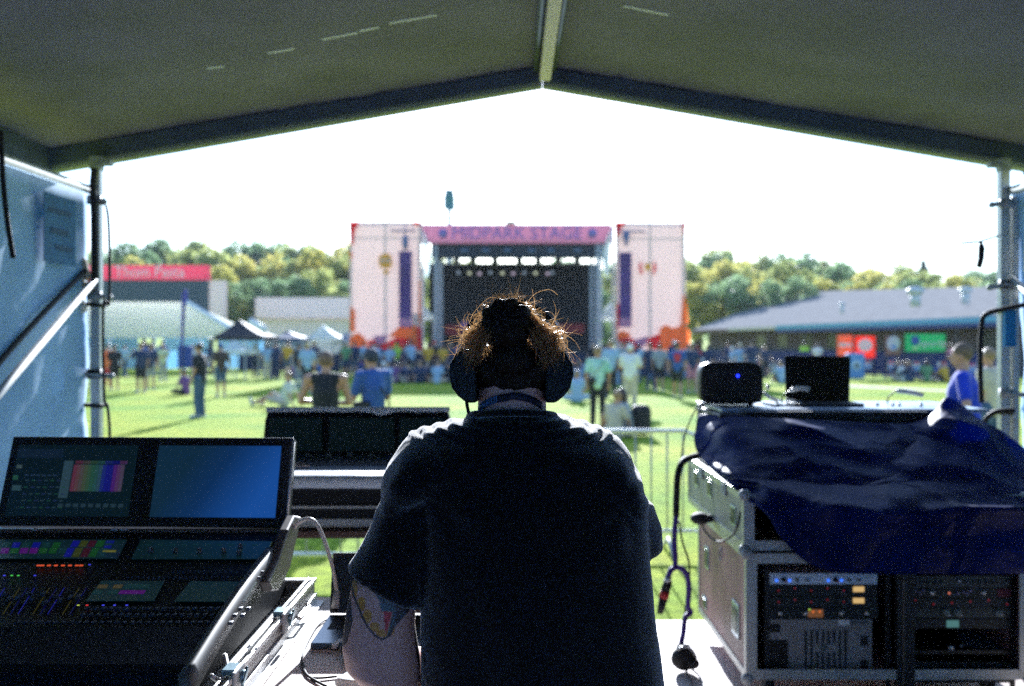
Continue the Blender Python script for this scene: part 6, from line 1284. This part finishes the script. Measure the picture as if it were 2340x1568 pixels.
# cloth: rows of edge points from the rear hem to the front hem
rows = [
 [(1592, 975, 5.10), (1600, 948, 5.18), (1660, 950, 5.14), (1760, 955, 5.04), (1900, 962, 5.02), (2040, 968, 5.02), (2100, 962, 5.05), (2135, 940, 5.08), (2163, 908, 5.10), (2200, 925, 5.08), (2235, 955, 5.06), (2290, 985, 5.04), (2350, 1030, 5.04), (2400, 1060, 5.04)],
 [(1585, 1000, 5.02), (1605, 985, 5.02), (1670, 988, 4.90), (1770, 992, 4.86), (1900, 1000, 4.84), (2040, 1002, 4.84), (2100, 1000, 4.84), (2140, 985, 4.86), (2180, 968, 4.90), (2220, 975, 4.86), (2260, 1000, 4.84), (2300, 1035, 4.84), (2360, 1065, 4.82), (2410, 1090, 4.82)],
 [(1592, 1035, 4.90), (1625, 1030, 4.84), (1690, 1040, 4.68), (1780, 1045, 4.62), (1900, 1050, 4.60), (2040, 1052, 4.60), (2110, 1050, 4.58), (2160, 1046, 4.62), (2210, 1042, 4.60), (2260, 1060, 4.58), (2300, 1082, 4.60), (2360, 1098, 4.58), (2400, 1110, 4.58), (2430, 1118, 4.58)],
 [(1630, 1075, 4.62), (1665, 1085, 4.48), (1730, 1090, 4.40), (1800, 1095, 4.38), (1900, 1098, 4.36), (2020, 1100, 4.36), (2110, 1105, 4.34), (2170, 1102, 4.36), (2230, 1108, 4.34), (2280, 1112, 4.34), (2320, 1118, 4.34), (2370, 1128, 4.34), (2410, 1134, 4.34), (2440, 1140, 4.34)],
 [(1672, 1108, 4.48), (1722, 1110, 4.36), (1760, 1116, 4.22), (1830, 1128, 4.16), (1910, 1138, 4.13), (2000, 1140, 4.13), (2090, 1142, 4.13), (2160, 1145, 4.13), (2230, 1148, 4.13), (2290, 1152, 4.13), (2340, 1155, 4.13), (2380, 1158, 4.13), (2420, 1160, 4.13), (2450, 1162, 4.13)],
 [(1705, 1142, 4.26), (1738, 1148, 4.14), (1775, 1152, 4.12), (1840, 1158, 4.10), (1915, 1158, 3.99), (2000, 1170, 4.00), (2090, 1176, 4.06), (2160, 1164, 4.00), (2230, 1162, 3.97), (2290, 1162, 3.96), (2340, 1162, 3.97), (2380, 1164, 3.98), (2420, 1164, 3.98), (2450, 1164, 3.98)],
 [(1740, 1160, 4.16), (1762, 1185, 4.10), (1800, 1200, 4.09), (1850, 1205, 4.08), (1920, 1208, 4.05), (2000, 1210, 4.06), (2090, 1210, 4.08), (2160, 1210, 4.07), (2230, 1210, 4.08), (2290, 1210, 4.08), (2340, 1210, 4.08), (2380, 1210, 4.08), (2420, 1210, 4.08), (2450, 1210, 4.08)],
 [(1765, 1190, 4.12), (1780, 1222, 4.09), (1812, 1250, 4.09), (1860, 1262, 4.08), (1930, 1262, 4.08), (2000, 1262, 4.09), (2090, 1262, 4.10), (2160, 1262, 4.09), (2230, 1262, 4.10), (2290, 1262, 4.09), (2340, 1262, 4.10), (2380, 1262, 4.10), (2420, 1262, 4.10), (2450, 1262, 4.10)],
 [(1790, 1225, 4.10), (1815, 1262, 4.10), (1850, 1290, 4.10), (1890, 1305, 4.10), (1940, 1312, 4.10), (2010, 1312, 4.12), (2090, 1312, 4.12), (2160, 1312, 4.12), (2230, 1312, 4.12), (2290, 1312, 4.12), (2340, 1312, 4.12), (2380, 1312, 4.12), (2420, 1312, 4.12), (2450, 1312, 4.12)]]
P3 = [[V(p[0], p[1], p[2] if p[2] < 4.13 else 4.13 + (p[2] - 4.13) * (.76 if p[0] > 1640 else .9)) for p in r] for r in rows]
colsp = [spline([P3[j][i] for j in range(len(P3))], 16) for i in range(len(P3[0]))]
grid = [spline([colsp[i][j] for i in range(len(colsp))], 18) for j in range(len(colsp[0]))]
def dgw(p):                          # sharp creases: warped triangle waves, strong only in places
    out = 0
    for a_, b_, fq, amp, sd_ in ((.75, 1.5, 1.7, .030, 1), (1.5, -1.4, 1.9, .022, 5), (-.5, 2.6, 4.2, .007, 9)):
        q = (p.x * a_ + p.z * b_ + .55 * noise.noise(Vector((p.x * 1.5, p.z * 2.2, sd_)))) * fq; t = abs(q - math.floor(q) - .5) * 2
        out += amp * 1.9 * (t ** 1.8) * max(0, .15 + 1.9 * noise.noise(Vector((p.x * 1.7, p.z * 2.2, sd_ + 20))))
    return out
g = MB(); nr, nc = len(grid), len(grid[0]); vs = []
for j in range(nr):
    for i in range(nc):
        p = grid[j][i]; e = min(1, j / 10) * min(1, (nr - 1 - j) / 5 + .3); wq = dgw(p); 
        dg_ = p.x * .75 + p.z * 1.6; f = .026 * noise.noise(Vector((p.x * 2.4 + p.z * 2, p.z * 4 - p.x * 1.5, 1))) - .030 * max(0, .25 - abs(noise.noise(Vector((dg_ * 3.2, p.z * .9 - p.x * .5, 6))))) - .016 * max(0, .2 - abs(noise.noise(Vector((p.x * 2.2 - p.z * 5.5, p.z * 1.5, 16))))) + .011 * noise.noise(Vector((p.x * 6 - p.z * 8, p.z * 5, 4))) + .014 * abs(noise.noise(Vector((p.x * 10 + p.z * 7, p.z * 13, 9))))
        vs.append(p + Vector((0, -1, .35)) * (f * .6 + wq) * e)
g.add(vs, [(j * nc + i, j * nc + i + 1, (j + 1) * nc + i + 1, (j + 1) * nc + i) for j in range(nr - 1) for i in range(nc - 1)])
M_tarp = mat('navy_nylon_cloth', (.002, .012, .12), .5, spec=.15, var=.25, vscale=3, bump=.8, bscale=18, transl=.30, tcol=(.02, .09, .50))
n_ = M_tarp.node_tree.nodes; l_ = M_tarp.node_tree.links; vo = n_.new('ShaderNodeTexVoronoi'); vo.feature = 'DISTANCE_TO_EDGE'; vo.inputs['Scale'].default_value = 3.2
tcv = n_.new('ShaderNodeTexCoord'); nz = n_.new('ShaderNodeTexNoise'); nz.inputs['Scale'].default_value = 2.2; l_.new(tcv.outputs['Object'], nz.inputs['Vector']); mv = n_.new('ShaderNodeMix'); mv.data_type = 'VECTOR'; mv.inputs[0].default_value = .45
l_.new(tcv.outputs['Object'], mv.inputs[4]); l_.new(nz.outputs['Color'], mv.inputs[5]); l_.new(mv.outputs[1], vo.inputs['Vector'])
bv = n_.new('ShaderNodeBump'); bv.inputs['Strength'].default_value = .85; bv.inputs['Distance'].default_value = .10; l_.new(vo.outputs['Distance'], bv.inputs['Height'])
ob = [x for x in n_ if x.type == 'BUMP' and x != bv][0]; l_.new(bv.outputs[0], ob.inputs['Normal'])
for x in n_:
    if x.type == 'BSDF_TRANSLUCENT': l_.new(ob.outputs[0], x.inputs['Normal'])
cl = g.build('cloth_cover', M_tarp, None, True, solid=.004); tag(cl, 'navy blue nylon cloth draped over the right console and racks', 'cloth')
# things standing on the console
MS = thing('monitor_speaker', 'small black rounded monitor speaker standing left of the laptop on the draped console', 'speaker', V(1672, 935, 5.3))
a = V(1600, 932, 5.2); b = V(1745, 932, 5.2); g = MB(); rg = []
for y, k in ((5.2, 1), (5.34, .96), (5.46, .84)):
    c = Vector(((a.x + b.x) / 2, y, 1.393 + .118)); hw = (b.x - a.x) / 2 * k; hh = .112 * k
    rg.append([c + Vector((hw * math.copysign(abs(math.cos(t)) ** .35, math.cos(t)) * (1 - .03 * math.sin(t)), 0, hh * math.copysign(abs(math.sin(t)) ** .42, math.sin(t)))) for t in [2 * math.pi * q / 48 for q in range(48)]])
g.rings(rg); g.build('cabinet', mat('cabinet_black', (.014, .014, .015), .4, var=.1), MS, True, bevel=.01)
g = MB(); g.box(a.x + .012, b.x - .012, 5.19, 5.1975, 1.41, 1.60); ft = g.build('front_grille', mat('grille', (.010, .012, .014), .55, bump=.8, bscale=500), MS, bevel=.003)
for px, py, s in ((1718, 870, .004), (1713, 893, .003), (1722, 893, .003), (1731, 893, .003), (1727, 876, .0025), (1731, 882, .0025)):
    g = MB(); c = V(px, py, 5.188); g.cyl(c, c + Vector((0, -.006, 0)), s); g.build('control_dial', M_kn, ft, True)
g = MB(); c = V(1686, 859, 5.186); g.cyl(c, c + Vector((0, -.004, 0)), .0055, n=12); g.build('blue_power_lamp', led('power_blue', (.02, .03, 1), 3), ft, True)
g = MB(); g.cyl(V(1758, 884, 5.25), V(1752, 884, 5.25), .014, n=12); g.build('side_screw', M_alu, MS, True)
for x in (a.x + .05, b.x - .05): q = MB(); q.cyl((x, 5.28, 1.3925), (x, 5.28, 1.402), .015); q.build('rubber_foot', M_blackm, MS)
L2 = thing('laptop', 'black laptop with raised lid, back to the field, on the draped console', 'laptop', V(1870, 928, 5.3))
g = MB(); g.slab([V(1796, 926, 5.36), V(1941, 928, 5.36), V(1944, 815, 5.44), V(1793, 813, 5.44)], (0, .008, 0)); g.build('screen_lid', M_black, L2, bevel=.003)
g = MB(); g.slab([V(1800, 918, 5.353), V(1937, 919, 5.353), V(1940, 820, 5.424), V(1797, 819, 5.424)], (0, .001, 0)); g.build('display', mat('laptop_glass', (.006, .010, .012), .12), L2)
g = MB(); a = V(1796, 930, 5.36); b = V(1941, 930, 5.36); g.box(a.x, b.x, 5.13, 5.37, 1.393, 1.408); bs = g.build('keyboard_base', M_black, L2, bevel=.003)
g = MB(); 
for k in range(10):
    for j in range(4): g.box(a.x + .02 + k * .031, a.x + .045 + k * .031, 5.20 + j * .03, 5.222 + j * .03, 1.4085, 1.4105)
g.build('keys', M_blackm, bs)
g = MB(); a = V(1793, 814, 5.445); b = V(1944, 814, 5.445); g.box(a.x, b.x, 5.443, 5.452, a.z + .0005, a.z + .003); g.build('lid_edge', mat('lid_edge_blue', (.06, .08, .25), .4), L2)
def lamp(label, pts, hp):
    l_ = thing('gooseneck_lamp', label, 'lamp', pts[0]); g = MB(); g.tube(spline(pts, 6), .004, 8); g.build('gooseneck', M_black, l_, True); g = MB(); g.tube(spline(hp, 6), [.008] * 1 + [.013] * (len(spline(hp, 6)) - 1), 10); g.build('lamp_head', mat('lamp_white', (.72, .72, .68), .4), l_, True)
lamp('short gooseneck lamp with a white head before the laptop', [V(1786, 928, 5.3), V(1790, 905, 5.28), V(1806, 893, 5.26)], [V(1806, 893, 5.26), V(1825, 888, 5.24), V(1850, 890, 5.22)])
lamp('thin gooseneck lamp with a white head right of the laptop', [V(2028, 925, 5.4), V(2030, 908, 5.36), V(2048, 893, 5.32)], [V(2048, 893, 5.32), V(2075, 896, 5.3), V(2110, 903, 5.28)])
g = MB()
for pts in ([V(1745, 896, 5.22), V(1765, 910, 5.22), V(1785, 915, 5.2)], [V(1748, 903, 5.2), V(1770, 916, 5.18), V(1780, 924, 5.18)], [V(1742, 922, 5.17), V(1780, 927, 5.17), V(1820, 926, 5.17)], [V(1795, 912, 5.2), V(1820, 919, 5.18), V(1842, 926, 5.17)]): g.tube(spline(pts, 5), .007, 8)
tag(g.build('coiled_cable', M_white, None, True), 'heap of white cable between the monitor speaker and the laptop', 'cable')
g = MB(); g.ell(V(1603, 926, 5.25), .022, .02, .014); g.cyl(V(1603, 926, 5.25), V(1597, 945, 5.22), .008); tag(g.build('mic_clip', mat('clip_pale', (.6, .6, .58), .4), None, True), 'small pale knob at the left foot of the monitor speaker', 'clip')
cable('thin_cable', [V(1605, 920, 5.25), V(1590, 935, 5.2), V(1568, 985, 5.1), V(1558, 1040, 5.05), V(1562, 1060, 5.0)], .004, mat('cable_green_grey', (.06, .09, .07), .6), 'thin grey cable running down from the monitor speaker')
# hanging loom and connectors between barricade and racks
M_pur = mat('purple_cable', (.07, .03, .26), .6)
cable('thick_cable', [V(1600, 1040, 5.1), V(1580, 1045, 4.95), V(1560, 1056, 4.85), V(1549, 1085, 4.8), V(1546, 1140, 4.78), V(1545, 1180, 4.76)], .017, M_blackm, 'thick black cable hanging over the left edge of the console case')
cable('thick_cable', [V(1545, 1178, 4.76), V(1541, 1230, 4.74), V(1543, 1290, 4.72), V(1532, 1305, 4.70), V(1525, 1325, 4.70)], .013, M_pur, 'purple cable hanging down to the red-banded connector')
cable('thick_cable', [V(1541, 1296, 4.72), V(1558, 1300, 4.72), V(1571, 1318, 4.72), V(1574, 1350, 4.72), V(1572, 1385, 4.72), V(1578, 1400, 4.74), V(1566, 1412, 4.70), V(1561, 1450, 4.66), V(1556, 1475, 4.64), V(1558, 1490, 4.62)], .013, M_pur, 'purple cable looping down to the black plug on the platform')
cable('thin_cable', [V(1552, 1190, 4.8), V(1560, 1240, 4.82), V(1575, 1290, 4.9), V(1572, 1360, 4.9), V(1562, 1415, 4.9)], .005, M_blackm, 'thin black cable hanging behind the purple cables')
cn = thing('cable_connector', 'black inline connector with a red band hanging from the purple cable', 'connector', V(1520, 1360, 4.7))
g = MB(); g.cyl(V(1527, 1326, 4.7), V(1520, 1352, 4.7), .020, .022, 14); g.cyl(V(1516, 1366, 4.7), V(1508, 1402, 4.7), .022, .014, 14); g.build('connector_body', M_blackm, cn, True); g = MB(); g.cyl(V(1520, 1351, 4.7), V(1516, 1367, 4.7), .0235, n=14); g.build('red_band', mat('red_band', (.45, .02, .02), .5), cn, True); g = MB(); g.cyl(V(1524, 1322, 4.69), V(1529, 1327, 4.69), .018, n=10); g.build('ring', M_alu, cn, True)
cn = thing('plug', 'black multi-pin plug with chrome ring lying on the plywood platform', 'plug', V(1562, 1500, 4.7))
def plat(px, py, z=.22): d = (CAMZ - z) * F / (py - 784); return Vector(((px - 1170) / F * d, d, z))
c = plat(1563, 1505, .26); g = MB(); g.ell(c, .062, .05, .055); g.cyl(c, c + Vector((0, .02, .06)), .05, .03, 14); g.ell(c + Vector((.035, -.04, -.01)), .03, .03, .025); g.build('plug_body', M_blackm, cn, True); g = MB(); g.tube([c + Vector((.045 * math.cos(t), -.03 + .01 * math.sin(t), .02 + .04 * math.sin(t))) for t in [k * .3 for k in range(9)]], .006, 8); g.build('chrome_ring', M_alu, cn, True)
cable('thin_cable', [plat(1566, 1520), plat(1572, 1545), plat(1582, 1568), plat(1590, 1600)], .006, M_blackm, 'black cable leaving the plug towards the near platform edge')
cable('thin_cable', [plat(1575, 1525), plat(1598, 1545), plat(1612, 1575)], .005, mat('cable_grey', (.3, .3, .3), .6), 'grey cable curving away from the plug on the platform')
cable('thin_cable', [V(1598, 1180, 4.9), V(1612, 1215, 4.8), V(1640, 1238, 4.6), V(1668, 1228, 4.35), V(1684, 1206, 4.15), V(1692, 1170, 4.14)], .005, M_blackm, 'black cable sagging across the joint of the two flight cases')
g = MB(); c = V(1600, 1185, 4.86); g.ell(c, .05, .05, .03); g.ell(c + Vector((.04, 0, .0)), .03, .03, .02); tag(g.build('cable_knot', M_blackm, None, True), 'dark bunch of cable at the joint of the two flight cases', 'cable')
